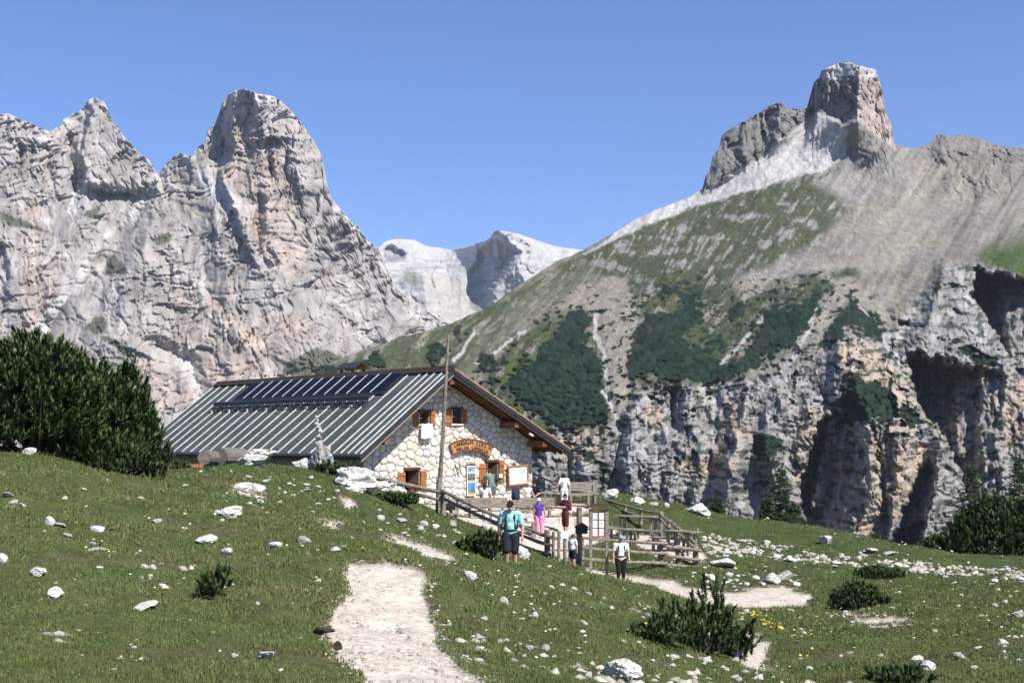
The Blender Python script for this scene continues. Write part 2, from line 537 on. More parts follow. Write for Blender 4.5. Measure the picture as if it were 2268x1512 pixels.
def left_colour(U, V, Uw, Vw):
    c = np.zeros(U.shape + (3,)) + LIGHT
    m = smooth(0.5 + 0.9 * fbm(U / 120, V / 90, 3, 201))[..., None]
    c = c * (1 - 0.5 * m) + GREY * 0.5 * m
    c = c * (1 + .12 * fbm(U / 34, V / 26, 4, 203) + .20 * TONE['left'])[..., None]
    vs = smooth((fbm(U / 16, V / 80, 3, 204) - 0.15) / 0.5) * smooth(fbm(U / 120, V / 120, 2, 205) + .3)
    c = c * (1 - 0.28 * vs[..., None])
    w = blotch(U, V, 90, 0.1, 0.5, 210, 1.0, 1.1)
    zone = np.maximum.reduce([smooth(poly_sd(Uw, Vw, p) / 60 + 0.5) for p in (
        [(500, 250), (600, 300), (640, 420), (700, 560), (640, 640), (560, 520), (480, 400)], [(360, 760), (520, 700), (700, 690), (640, 800), (520, 850), (440, 900)],
        [(40, 350), (60, 440), (100, 420), (80, 560), (130, 640), (120, 740), (30, 740), (60, 560)], [(400, 640), (520, 620), (500, 720), (400, 720)], [(290, 800), (440, 780), (420, 900), (330, 930)])])
    k = np.clip(zone * (0.45 + 0.8 * w), 0, 1)[..., None]
    c = c * (1 - .8 * k) + (WARM * .55 + PINKISH * .5) * .8 * k
    k = (w * 0.25)[..., None]
    c = c * (1 - k) + PINKISH * k
    for p, a in (([(164, 425), (180, 428), (178, 455), (160, 478), (152, 465)], 1), ([(85, 415), (108, 440), (118, 455), (108, 452), (78, 420)], .9), ([(345, 388), (356, 392), (300, 470), (240, 520), (170, 640), (90, 740), (60, 780), (75, 720), (150, 620), (215, 540), (290, 470), (330, 420)], .85),
                 ([(430, 375), (470, 395), (545, 455), (500, 460), (450, 430)], .8), ([(690, 640), (790, 690), (860, 730), (770, 690)], .9), ([(375, 775), (420, 790), (450, 850), (462, 920), (430, 900), (415, 840)], .9), ([(405, 905), (430, 920), (410, 940), (370, 925)], .9), ([(1000, 720), (930, 690), (890, 680), (960, 735)], .7)):
        c = paint(c, poly_sd(Uw, Vw, p), SCREE * 1.15, 7, a)
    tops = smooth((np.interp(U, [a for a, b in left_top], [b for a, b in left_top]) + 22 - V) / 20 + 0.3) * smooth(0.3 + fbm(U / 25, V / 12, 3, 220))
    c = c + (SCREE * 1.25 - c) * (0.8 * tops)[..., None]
    for p in ([(250, 560), (262, 570), (280, 612), (225, 610)], [(345, 520), (385, 518), (372, 540), (350, 540)], [(205, 700), (235, 712), (240, 735), (180, 733)], [(225, 740), (265, 755), (300, 800), (270, 790), (235, 755)], [(0, 470), (60, 490), (120, 520), (60, 510), (0, 490)], [(320, 470), (300, 510), (285, 530), (300, 495)], [(180, 470), (230, 450), (210, 490)], [(640, 800), (700, 770), (780, 800), (700, 830), (620, 835)]):
        c = paint(c, poly_sd(Uw, Vw, p), GRASS_HI * 1.1, 7, .85)
    return c

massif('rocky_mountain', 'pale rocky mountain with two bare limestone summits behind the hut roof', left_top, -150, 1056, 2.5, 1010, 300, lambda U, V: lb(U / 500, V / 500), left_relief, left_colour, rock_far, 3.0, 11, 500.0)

# ---- far plateau peaks in the gap
far_top = [(780, 590), (842, 545), (850, 535), (880, 528), (915, 531), (950, 545), (1000, 553), (1040, 545), (1075, 532), (1085, 527), (1095, 512), (1105, 510), (1150, 518), (1190, 532), (1230, 545), (1280, 552), (1380, 570)]
fb = depth_field([(800, 560, 5500), (900, 530, 5650), (1000, 555, 5700), (1100, 512, 5350), (1250, 548, 5550), (900, 620, 5250), (960, 680, 5000), (1050, 690, 4950), (1020, 600, 5350), (1200, 640, 5150), (850, 740, 4850), (1100, 740, 4800), (1350, 600, 5350)], 300)

def far_relief(U, V, Uw, Vw):
    r, TONE['far'] = rock_px(U, V, 301, 0.4, 1.0, .8, 0.0, .5)
    r = r + 46 * smooth(poly_sd(Uw, Vw, [(1075, 500), (1100, 500), (1300, 540), (1300, 700), (1180, 660), (1150, 640), (1140, 600), (1165, 565), (1150, 545), (1120, 530), (1098, 520)]) / 30)
    r = r + ridge(Uw, Vw, [(1100, 505), (1160, 560), (1150, 600), (1170, 640), (1200, 690)], 190, 110, 150)
    r = r - 60 * smooth(poly_sd(Uw, Vw, [(1090, 520), (1120, 530), (1160, 560), (1120, 600), (1100, 640), (1080, 690), (1040, 690), (1035, 640), (1032, 605), (1060, 560)]) / 14)
    r = r + ridge(Uw, Vw, [(1090, 580), (1100, 610), (1095, 640), (1100, 670)], 40, 26, 20)
    r = r - 40 * smooth(poly_sd(Uw, Vw, [(845, 545), (870, 540), (905, 558), (890, 578), (855, 578)]) / 8)
    r = r + ridge(Uw, Vw, [(930, 560), (940, 640), (950, 700)], 16, 30, 40)
    return r

def far_colour(U, V, Uw, Vw):
    c = np.zeros(U.shape + (3,)) + np.array((.38, .378, .37))
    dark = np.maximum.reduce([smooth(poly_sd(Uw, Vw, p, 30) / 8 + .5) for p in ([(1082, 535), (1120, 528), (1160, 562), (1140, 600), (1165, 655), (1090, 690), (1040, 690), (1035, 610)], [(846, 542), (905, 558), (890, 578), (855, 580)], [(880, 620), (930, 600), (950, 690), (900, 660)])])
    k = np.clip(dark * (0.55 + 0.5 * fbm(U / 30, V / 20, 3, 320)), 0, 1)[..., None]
    c = c * (1 - k) + np.array((.15, .155, .165)) * k  # shadowed faces painted a darker blue-grey
    st = smooth((fbm(U / 60, V / 5, 3, 322) - .05) / .35) * smooth((V - 565) / 15)
    c = c * (1 - 0.3 * st[..., None])
    c = paint(c, poly_sd(Uw, Vw, [(940, 600), (1030, 620), (1035, 680), (1060, 695), (990, 720), (940, 690)]), np.array((.38, .355, .32)), 8, .9)
    c = paint(c, poly_sd(Uw, Vw, [(900, 590), (925, 610), (920, 640), (895, 620)]), GRASS_HI * 1.6, 8, .5)
    return c

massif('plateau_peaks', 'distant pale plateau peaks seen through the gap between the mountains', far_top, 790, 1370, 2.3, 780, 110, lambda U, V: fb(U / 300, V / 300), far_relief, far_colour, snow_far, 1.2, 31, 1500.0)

# ---- right mountain: square tower, scree, green flank, pine patches, cliffs
right_top = [(480, 1010), (560, 905), (640, 838), (700, 815), (800, 775), (900, 745), (1000, 715), (1080, 680), (1160, 625), (1230, 580), (1290, 555), (1350, 520), (1400, 490), (1450, 465), (1500, 445), (1530, 433), (1556, 418), (1562, 390), (1573, 378), (1578, 348), (1592, 330), (1598, 302), (1620, 283), (1655, 265), (1662, 258), (1680, 250), (1700, 236), (1730, 227), (1745, 240), (1770, 242), (1792, 240), (1802, 228), (1802, 182), (1815, 172), (1820, 155), (1850, 142), (1880, 138), (1910, 147), (1940, 155), (1950, 185), (1955, 210), (1962, 250), (1975, 280), (1980, 318), (2000, 326), (2030, 328), (2060, 318), (2072, 300), (2085, 296), (2105, 302), (2130, 298), (2165, 305), (2200, 318), (2230, 325), (2268, 328), (2420, 345), (2600, 380)]
rb = depth_field([(480, 880, 700), (700, 820, 800), (1000, 715, 930), (1290, 555, 1130), (1500, 445, 1230), (1700, 240, 1290), (1880, 140, 1300), (1880, 300, 1275), (2100, 300, 1300), (2400, 345, 1300), (1650, 640, 960), (1400, 700, 900), (1200, 800, 830), (1150, 950, 745), (1900, 650, 900), (2250, 600, 880), (1300, 960, 735), (1500, 850, 765), (1500, 1120, 705), (1850, 770, 760), (1850, 1000, 700), (1850, 1230, 670), (2150, 900, 720), (2200, 1180, 670), (1000, 920, 780), (700, 950, 700), (2400, 900, 740), (2400, 1200, 680), (1750, 430, 1180), (2100, 450, 1160), (600, 1100, 680), (1200, 1200, 690)], 500)

CLIFF = [(1120, 990), (1250, 955), (1340, 945), (1365, 930), (1400, 865), (1480, 855), (1600, 850), (1680, 840), (1760, 815), (1830, 760), (1870, 735), (1940, 735), (1985, 720), (2040, 640), (2095, 590), (2150, 575), (2268, 615), (2460, 640), (2460, 1340), (1100, 1340)]
TOWER = [(1800, 250), (1795, 160), (1815, 120), (1960, 130), (1970, 240), (1985, 330), (1940, 300), (1900, 270), (1830, 262)]
SHOULDER = [(1555, 425), (1555, 360), (1590, 270), (1730, 200), (1790, 225), (1800, 250), (1760, 285), (1700, 330), (1640, 375), (1600, 405)]
KNOB = [(2040, 345), (2065, 285), (2180, 285), (2280, 325), (2460, 340), (2460, 380), (2200, 350), (2160, 340), (2100, 360)]
PINES = [[(1290, 668), (1312, 690), (1314, 760), (1330, 830), (1345, 880), (1345, 935), (1290, 960), (1240, 960), (1190, 930), (1130, 870), (1085, 850), (1150, 820), (1180, 770), (1240, 720)],
         [(1420, 690), (1480, 690), (1500, 650), (1540, 620), (1552, 640), (1550, 700), (1530, 760), (1570, 790), (1620, 800), (1600, 850), (1500, 850), (1440, 840), (1400, 830), (1395, 770)],
         [(1640, 790), (1680, 710), (1720, 675), (1760, 685), (1800, 625), (1832, 620), (1805, 680), (1790, 740), (1740, 760), (1690, 800), (1640, 830), (1600, 850), (1560, 840)],
         [(1840, 720), (1880, 665), (1960, 730), (1992, 800), (1930, 750), (1870, 732), (1830, 760), (1790, 800), (1770, 800)],
         [(1870, 820), (1905, 825), (2000, 890), (2062, 950), (1985, 925), (1900, 945), (1850, 905)],
         [(2120, 760), (2160, 770), (2240, 825), (2180, 815), (2110, 790)], [(1660, 975), (1700, 955), (1752, 990), (1740, 1015), (1680, 1010)],
         [(1310, 1010), (1345, 1015), (1395, 1055), (1350, 1060), (1320, 1050)], [(1250, 1050), (1280, 1040), (1310, 1060), (1270, 1075)], [(1060, 790), (1090, 780), (1100, 800), (1060, 830)], [(940, 770), (985, 762), (1000, 780), (950, 790)], [(1000, 740), (1040, 730), (1030, 750)],
         [(690, 830), (760, 800), (830, 780), (840, 800), (760, 830), (700, 850)], [(1180, 960), (1260, 960), (1180, 1020), (1130, 1000)], [(1380, 672), (1398, 670), (1396, 680), (1382, 682)], [(1370, 688), (1392, 686), (1390, 696), (1372, 697)], [(1470, 640), (1510, 636), (1500, 652), (1465, 650)],
         [(1590, 1180), (1620, 1150), (1650, 1200), (1600, 1220)], [(1960, 1180), (2040, 1150), (2050, 1230), (1960, 1230)], [(1560, 760), (1600, 750), (1610, 770), (1570, 775)], [(1600, 690), (1640, 680), (1640, 715), (1605, 715)]]

_cache = {}
def right_masks(U, V, Uw, Vw):
    if 'm' in _cache: return _cache['m']
    cl = smooth(poly_sd(Uw, Vw, CLIFF, 90) / 26 + .5)
    tw = smooth(poly_sd(U, Vw, TOWER) / 8 + .5)
    sh = smooth(poly_sd(Uw, Vw, SHOULDER) / 12 + .5)
    kn = smooth(poly_sd(Uw, Vw, KNOB) / 14 + .5)
    _cache['m'] = (cl, tw, sh, kn)
    return _cache['m']

def pine_mask(U, V, Uw, Vw):
    if 'p' in _cache: return _cache['p']
    e = 12 * fbm(U / 22, V / 10, 3, 441) + 20 * fbm(U / 55, V / 60, 2, 442) - 3
    m = np.maximum.reduce([poly_sd(Uw, Vw, p) for p in PINES]) + e
    p = smooth(m / 4 + .5)
    # loose bushes strewn over the flank around the belts
    near = np.maximum.reduce([poly_sd(Uw, Vw, p_) for p_ in PINES[:5]])
    sc = smooth((fbm(U / 24, V / 11, 2, 447) - 0.36) / 0.06) * smooth((near + 75) / 50) * (V > 600)
    sc = np.maximum(sc, smooth((fbm(U / 17, V / 8, 2, 448) - 0.46) / 0.06) * smooth(poly_sd(U, V, [(1380, 640), (1560, 610), (1840, 610), (1900, 700), (1800, 860), (1400, 880)], 60) / 30 + .5))
    _cache['p'] = np.maximum(p, sc)
    return _cache['p']

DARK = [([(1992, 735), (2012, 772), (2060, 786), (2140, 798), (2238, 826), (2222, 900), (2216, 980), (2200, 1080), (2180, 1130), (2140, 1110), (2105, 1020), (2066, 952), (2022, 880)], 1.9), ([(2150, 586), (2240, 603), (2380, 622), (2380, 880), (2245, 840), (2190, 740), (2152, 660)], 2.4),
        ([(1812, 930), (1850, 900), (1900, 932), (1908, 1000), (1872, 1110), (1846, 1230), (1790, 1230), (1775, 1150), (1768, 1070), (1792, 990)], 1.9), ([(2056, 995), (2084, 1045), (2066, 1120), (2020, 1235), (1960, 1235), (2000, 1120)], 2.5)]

def right_relief(U, V, Uw, Vw):
    cl, tw, sh, kn = right_masks(U, V, Uw, Vw)
    pm = pine_mask(U, V, Uw, Vw)
    rk, TONE['right'] = rock_px(U, V, 401, 1.15, 0.7, 1.0, -0.05, 1.0, 1.5, (26, 10, 3.2))
    rk2, t2 = rock_px(U, V, 421, 0.7, 0.9, 1.0, 0.0, .5, 1.3)
    veg = 1 - 0.8 * pm
    r = rk * cl * veg * 1.1 + rk2 * np.clip(1.6 * tw + 1.5 * sh + kn, 0, 1.6)
    flank = np.clip(1 - cl - tw - sh - kn, 0, 1)
    # gullies and streaks running down the flank
    a = (U * 0.80 + V * 0.60); b = (-U * 0.60 + V * 0.80)
    r = r + flank * .42 * rk2 * (1 - pm)
    r = r + flank * (22 * ridged(a / 120, b / 420, 2, 431) + 6 * ridged(a / 44, b / 190, 2, 432) + 3.0 * fbm(a / 15, b / 85, 3, 436) + 1.0 * fbm(U / 5, V / 22, 2, 437))
    dm, TONE['pine'] = crowns((U + 5 * noise2(U / 14, V / 14, 443)) / 13, (V + 4 * noise2(U / 14, V / 14, 444)) / 8, 445)
    r = r + pm * (4 + 15 * dm + 3 * noise2(U / 5, V / 3.5, 446))
    # tower: shaded left face, lit right face
    tR = smooth(poly_sd(U, V, [(1798, 252), (1793, 110), (1965, 100), (1972, 240), (1988, 330), (2120, 560), (1660, 560), (1785, 290)], 60) / 14) * (1 - smooth((V - 250 - np.clip(U - 1890, 0, 100) * .6) / 150))
    r = r + tR * (30 + ridge(U, V, [(1908, 100), (1900, 230), (1899, 470)], 150, 122, 130))
    sR = smooth(poly_sd(Uw, Vw, [(1552, 430), (1550, 340), (1590, 250), (1735, 190), (1800, 235), (1800, 330), (1740, 430), (1600, 480)], 60) / 12) * (1 - smooth((V - 255 - (1790 - U) * .6) / 60))
    r = r + sR * (14 + ridge(Uw, Vw, [(1737, 190), (1726, 300), (1712, 420)], 80, 70, 60) + ridge(Uw, Vw, [(1655, 220), (1648, 330), (1640, 440)], 66, 50, 40) + ridge(Uw, Vw, [(1604, 250), (1592, 380), (1570, 460)], 46, 36, 36))
    r = r + kn * (16 + ridge(Uw, Vw, [(2110, 290), (2100, 330)], 30, 40, 80))
    bd_ = smooth(poly_sd(Uw, Vw, [(2030, 360), (2150, 330), (2268, 325), (2500, 345), (2500, 440), (2268, 430), (2150, 450), (2060, 420)], 60) / 30 + .4)
    r = r + bd_ * rk2 * .9
    # cliffs: buttresses with steep shaded left sides
    B = [([(1875, 740), (1890, 830), (1930, 940), (1930, 1080), (1880, 1240)], 70, 70, 130), ([(2090, 600), (2060, 700), (2010, 780)], 44, 40, 130), ([(2085, 985), (2070, 1080), (2040, 1240)], 64, 60, 70),
         ([(1655, 850), (1640, 960), (1600, 1080), (1560, 1220)], 60, 60, 70), ([(1525, 860), (1530, 960), (1500, 1060), (1480, 1150)], 46, 44, 60), ([(1410, 880), (1390, 1000), (1400, 1130)], 40, 36, 50),
         ([(1290, 960), (1280, 1060), (1290, 1120)], 36, 40, 50), ([(1715, 860), (1690, 960), (1720, 1080), (1700, 1190)], 46, 50, 46), ([(1990, 960), (1985, 1080), (1960, 1230)], 34, 22, 60), ([(2220, 1040), (2215, 1150), (2200, 1240)], 40, 40, 60), ([(2330, 860), (2300, 1000), (2290, 1100)], 60, 80, 80), ([(1215, 985), (1200, 1100)], 30, 30, 40)]
    for p, h, wl, wr in B:
        r = r + ridge(Uw, Vw, p, 1.35 * h, .72 * wl, wr, 1.1)
    # big walls turned away from the sun
    Um = U + 1.1 * (Uw - U) + 5 * noise2(U / 13, V / 17, 450); Vm = V + 1.1 * (Vw - V) + 5 * noise2(U / 13, V / 17, 451)
    dark = np.zeros(U.shape)
    for p, h in DARK:
        dark = np.maximum(dark, smooth(poly_sd(Um, Vm, p, 20) / 8))
    r = r * (1 - .1 * dark)
    for p, h in DARK:
        r = r - wedge(Um, Vm, p, h)
    for p, h in (([(1478, 862), (1506, 860), (1504, 950), (1480, 965)], 3), ([(1600, 955), (1644, 972), (1612, 1026)], 3), ([(1985, 702), (2045, 712), (2045, 738), (1988, 734)], 2)):
        r = r - wedge(Uw, Vw, p, h)
    for p, h, wl, wr in (([(1838, 920), (1822, 1010), (1800, 1120)], 70, 16, 34), ([(1872, 930), (1860, 1030)], 50, 14, 26), ([(2125, 810), (2112, 900), (2128, 1010)], 60, 16, 36), ([(2180, 830), (2172, 940), (2180, 1040)], 60, 18, 40), ([(2060, 800), (2062, 900)], 46, 14, 28), ([(2220, 640), (2230, 740), (2240, 820)], 60, 18, 40)):
        r = r + ridge(Uw, Vw, p, h, wl, wr, 1.0)
    # slanting shaded flanks lower on the wall
    for p, h, wl, wr in (([(1480, 960), (1440, 1040), (1440, 1120)], 60, 26, 70), ([(1410, 980), (1395, 1060), (1410, 1130)], 50, 22, 60), ([(1640, 990), (1612, 1070), (1610, 1190)], 70, 34, 60), ([(1725, 890), (1700, 980), (1690, 1020)], 56, 30, 50), ([(1566, 1000), (1540, 1080), (1536, 1160)], 50, 26, 50), ([(2170, 1060), (2160, 1140), (2165, 1220)], 50, 26, 50), ([(1312, 970), (1290, 1050)], 44, 24, 40), ([(1860, 760), (1848, 830), (1850, 880)], 50, 22, 60), ([(2095, 610), (2070, 690), (2050, 730)], 50, 40, 60)):
        r = r + ridge(Uw, Vw, p, h, wl, wr, 1.0)
    for p, h, w in (([(1930, 940), (1944, 1000), (1960, 1080), (1962, 1200)], 34, 9), ([(1995, 935), (2000, 1000)], 20, 7), ([(1760, 830), (1740, 900)], 26, 9), ([(1560, 870), (1570, 960)], 22, 9), ([(1335, 960), (1330, 1100)], 22, 9), ([(1445, 880), (1430, 960)], 22, 8)):
        r = r - ridge(Uw, Vw, p, h, w, w)
    r = r - ridge(Uw, Vw, [(1322, 700), (1330, 790), (1345, 870), (1370, 940), (1440, 1010)], 12, 16, 16) - ridge(Uw, Vw, [(1255, 760), (1300, 820), (1345, 880)], 8, 14, 14)
    return r

def right_colour(U, V, Uw, Vw):
    cl, tw, sh, kn = right_masks(U, V, Uw, Vw)
    a = (U * 0.80 + V * 0.60); b = (-U * 0.60 + V * 0.80)
    n1 = fbm(U / 70, V / 40, 4, 501); n2 = fbm(a / 14, b / 90, 4, 502); n3 = fbm(U / 5, V / 6.5, 3, 503)
    c = np.zeros(U.shape + (3,)) + BEIGE
    ang0 = np.clip((U - 1250) / 300, 0, 1)
    ca0 = .62 + .24 * ang0; sa0 = .78 - .28 * ang0
    stk = fbm((U * ca0 + V * sa0) / 13, (-U * sa0 + V * ca0) / 150, 4, 504)
    c = c * np.clip(1 + .10 * n2 + .24 * n3 + .24 * stk + .24 * fbm(U / 110, V / 60, 3, 505), .35, 1.8)[..., None]
    k = smooth(0.4 + n1)[..., None] * 0.5
    c = c * (1 - k) + GREY * k
    def green(poly, thr, col=GRASS_HI, edge=30, amount=.95):
        nonlocal c
        z = poly_sd(Uw, Vw, poly, 90)
        m = smooth(z / edge + 0.6) * smooth((0.9 * n2 + 0.6 * n1 + 0.55 * n3 + thr) / 0.30)
        c = c * (1 - amount * m[..., None]) + col * (1 + 0.25 * n3[..., None]) * amount * m[..., None]
    # upper grey scree and rubble
    c = paint(c, poly_sd(Uw, Vw, [(1700, 330), (1830, 240), (2000, 330), (2060, 360), (1960, 400), (1900, 440), (1830, 500), (1760, 560), (1640, 620), (1500, 620), (1300, 560), (1500, 430)], 90), GREY * 1.15 * np.clip(1 + .4 * stk + .15 * n3, .4, 1.8)[..., None], 60, .8)
    green([(1270, 570), (1350, 525), (1500, 465), (1620, 425), (1700, 405), (1800, 405), (1850, 430), (1870, 470), (1800, 540), (1700, 590), (1620, 620), (1560, 660), (1450, 690), (1400, 600), (1340, 600), (1250, 620)], 0.8)
    green([(1640, 360), (1790, 330), (1860, 370), (1830, 410), (1700, 420), (1600, 425)], 0.12)
    green([(640, 835), (1000, 712), (1160, 630), (1260, 575), (1290, 600), (1180, 700), (1090, 790), (1000, 870), (800, 900), (600, 950)], 0.7)
    green([(1100, 760), (1240, 690), (1310, 690), (1350, 880), (1350, 950), (1180, 980), (1060, 880)], 0.5, GRASS_HI * .95)
    green([(1390, 600), (1480, 600), (1620, 640), (1660, 700), (1640, 830), (1500, 870), (1400, 850), (1420, 720)], 0.65)
    green([(1600, 690), (1700, 640), (1850, 600), (1900, 600), (1880, 640), (1820, 640), (1760, 760), (1620, 850)], 0.35)
    green([(1100, 690), (1260, 580), (1330, 590), (1240, 640), (1120, 720)], -0.1)
    green([(1180, 640), (1300, 575), (1420, 575), (1560, 620), (1640, 690), (1600, 760), (1540, 720), (1440, 690), (1400, 640), (1320, 605), (1220, 690)], 0.75)
    green([(1560, 640), (1700, 640), (1780, 640), (1700, 740), (1600, 830), (1540, 800)], 0.45)
    green([(2480, 480), (2268, 495), (2200, 530), (2160, 568), (2200, 600), (2268, 612), (2480, 640)], 1.2, GRASS_LUSH * 1.15, 8, 1)
    green([(1115, 800), (1160, 785), (1215, 800), (1200, 830), (1150, 852), (1115, 852)], 1.5, GRASS_LUSH * 1.3, 8, 1)
    green([(1820, 620), (1890, 595), (1905, 610), (1860, 625)], 1.0, GRASS_HI * 1.1, 8, .9)
    # bare wedges
    c = paint(c, poly_sd(Uw, Vw, [(1330, 615), (1380, 612), (1400, 660), (1415, 700), (1425, 730), (1400, 790), (1380, 850), (1350, 880), (1338, 820), (1325, 740), (1315, 690), (1290, 660)]), BEIGE * (1.12 + .2 * n3[..., None]), 12, .85)
    c = paint(c, poly_sd(Uw, Vw, [(1090, 705), (1200, 630), (1300, 592), (1340, 605), (1290, 650), (1200, 690), (1120, 750), (1040, 830), (1010, 830), (1050, 770)]), BEIGE * (1.0 + .3 * n2[..., None]), 24, .3)
    c = paint(c, poly_sd(Uw, Vw, [(1960, 470), (2060, 420), (2060, 500), (2000, 560), (1920, 600), (1890, 590)]), BEIGE * 1.25, 24, .6)
    c = paint(c, poly_sd(Uw, Vw, [(1830, 620), (1900, 610), (1920, 640), (1990, 700), (1950, 700), (1880, 650)]), BEIGE * 1.2, 10, .8)
    c = paint(c, poly_sd(Uw, Vw, [(2000, 330), (2268, 335), (2480, 360), (2480, 470), (2150, 570), (2080, 590), (2100, 480), (2010, 400)]), (BEIGE * .75 + GREY * .25) * np.clip(1 + .45 * stk + .25 * fbm(U / 90, V / 40, 3, 510), .4, 1.8)[..., None], 40, .7)
    scr = smooth(poly_sd(Uw, Vw, [(1832, 245), (1872, 285), (1880, 345), (1820, 378), (1720, 405), (1640, 430), (1540, 455), (1400, 510), (1292, 566), (1400, 484), (1500, 439), (1580, 410), (1660, 360), (1740, 296), (1790, 260)]) / 8 + .5)[..., None]
    c = c * (1 - scr) + SCREE * (1.0 + 0.14 * stk[..., None]) * scr
    ang = np.clip((U - 1250) / 300, 0, 1)
    ca = .62 + .22 * ang; sa = .78 - .24 * ang
    A = U * ca + V * sa; Bc = -U * sa + V * ca
    rub = .75 * fbm(U / 52, V / 26, 5, 513) + .45 * fbm(A / 10, Bc / 70, 4, 512)
    zone = smooth(poly_sd(Uw, Vw, [(1270, 560), (1500, 440), (1900, 360), (2060, 380), (1900, 480), (1860, 660), (1640, 680), (1400, 650)], 90) / 60 + .5)
    sp = (smooth((rub - .16) / .40) * zone)[..., None]
    c = c * (1 - .75 * sp) + GREY * 1.35 * (1 + .3 * n3[..., None]) * .75 * sp
    rub2 = smooth((fbm(A / 8, Bc / 60, 4, 514) + .6 * fbm(U / 70, V / 50, 2, 515) - .30) / .3) * smooth(poly_sd(Uw, Vw, [(980, 740), (1160, 620), (1300, 560), (1400, 600), (1340, 640), (1200, 720), (1040, 850)], 60) / 40 + .3)
    c = c * (1 - .6 * rub2[..., None]) + BEIGE * 1.15 * .6 * rub2[..., None]
    # cliffs
    g = np.zeros(U.shape + (3,)) + GREY * 1.6
    k = smooth(.5 + fbm(U / 40, V / 30, 4, 520))[..., None] * .55
    g = g * (1 - k) + DGREY * 1.35 * k
    g = g * (1 + .26 * TONE['right'])[..., None]
    vs = smooth((fbm(U / 10, V / 80, 3, 521) - .1) / .4)[..., None]
    g = g * (1 - .22 * vs)
    for p in ([(1590, 910), (1640, 865), (1662, 960), (1640, 1000), (1600, 1090), (1560, 1060), (1600, 960)], [(1850, 755), (1930, 760), (2012, 850), (2022, 930), (1920, 860), (1868, 840)], [(1900, 960), (2000, 930), (2062, 1000), (2050, 1070), (1985, 1150), (1920, 1230), (1840, 1230), (1870, 1130), (1905, 1020)],
              [(2200, 830), (2290, 850), (2290, 1010), (2230, 1000)], [(1430, 900), (1465, 900), (1462, 960), (1440, 960)], [(1250, 960), (1330, 950), (1330, 1020), (1240, 1020)], [(1490, 1030), (1600, 1000), (1580, 1060)], [(2000, 800), (2200, 810), (2220, 960), (2100, 1000), (2030, 900)], [(1770, 900), (1900, 920), (1890, 1040), (1800, 1150), (1760, 1060)]):
        z = np.clip(smooth(poly_sd(Uw, Vw, p) / 26 + .5) * (.5 + .8 * smooth(.5 + fbm(U / 22, V / 40, 3, 524))), 0, 1)[..., None] * .7
        g = g * (1 - z) + WARM * 1.05 * z
    dk = np.maximum.reduce([smooth(poly_sd(U, V, p, 20) / 10 + .3) for p, h in DARK])[..., None]  # shade of these walls put into their colour: dark grey with paler streaks
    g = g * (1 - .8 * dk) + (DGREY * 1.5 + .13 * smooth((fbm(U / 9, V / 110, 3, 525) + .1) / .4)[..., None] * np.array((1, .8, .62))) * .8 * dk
    gv = (smooth((fbm(U / 24, V / 14, 4, 526) - .22) / .12) * .8)[..., None]
    g = g * (1 - gv) + PINE * 1.5 * gv
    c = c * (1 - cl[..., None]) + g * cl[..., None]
    # tower and shoulder rocks
    tg = np.where((U > 1898)[..., None], PINKISH * 1.05, GREY * .95) * (1 - .25 * smooth((fbm(U / 9, V / 40, 3, 530) - .1) / .4)[..., None])  # lit right face painted pinkish, shaded left face grey
    cap = smooth((182 + 10 * noise2(U / 20, V / 20, 531) - V) / 14)[..., None]
    tg = tg * (1 - cap) + SCREE * cap
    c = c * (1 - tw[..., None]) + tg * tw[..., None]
    sg = GREY * .92 * (1 - .3 * smooth((fbm(U / 12, V / 30, 3, 533) - .1) / .4)[..., None])
    ks = np.clip(sh + kn * .7, 0, 1)[..., None]
    c = c * (1 - ks) + sg * ks
    # pale gully beds
    for p, w in (([(1318, 690), (1328, 760), (1345, 860), (1352, 885), (1370, 940), (1410, 980), (1440, 1010)], 5), ([(1255, 762), (1300, 820), (1340, 878)], 4), ([(1006, 800), (1050, 735)], 5), ([(1060, 800), (1160, 735)], 4), ([(1810, 680), (1790, 730), (1760, 790), (1700, 860)], 6), ([(1700, 690), (1660, 740), (1600, 800)], 4), ([(1985, 790), (1940, 720), (1880, 650)], 4)):
        d, s = line_sd(Uw, Vw, p, 40)
        c = paint(c, w - d, SCREE * .92, 4, .9)
    pm = pine_mask(U, V, Uw, Vw)[..., None]
    c = c * (1 - pm) + PINE * (1.05 + .25 * fbm(U / 40, V / 30, 3, 540) + .7 * TONE['pine'])[..., None] * pm
    return np.clip(c, .008, .9)

massif('tower_mountain', 'green and grey mountain with a square rock tower on its top', right_top, 480, 2560, 2.5, 1262, 385, lambda U, V: rb(U / 500, V / 500), right_relief, right_colour, rock_mid, 2.6, 21, 400.0)
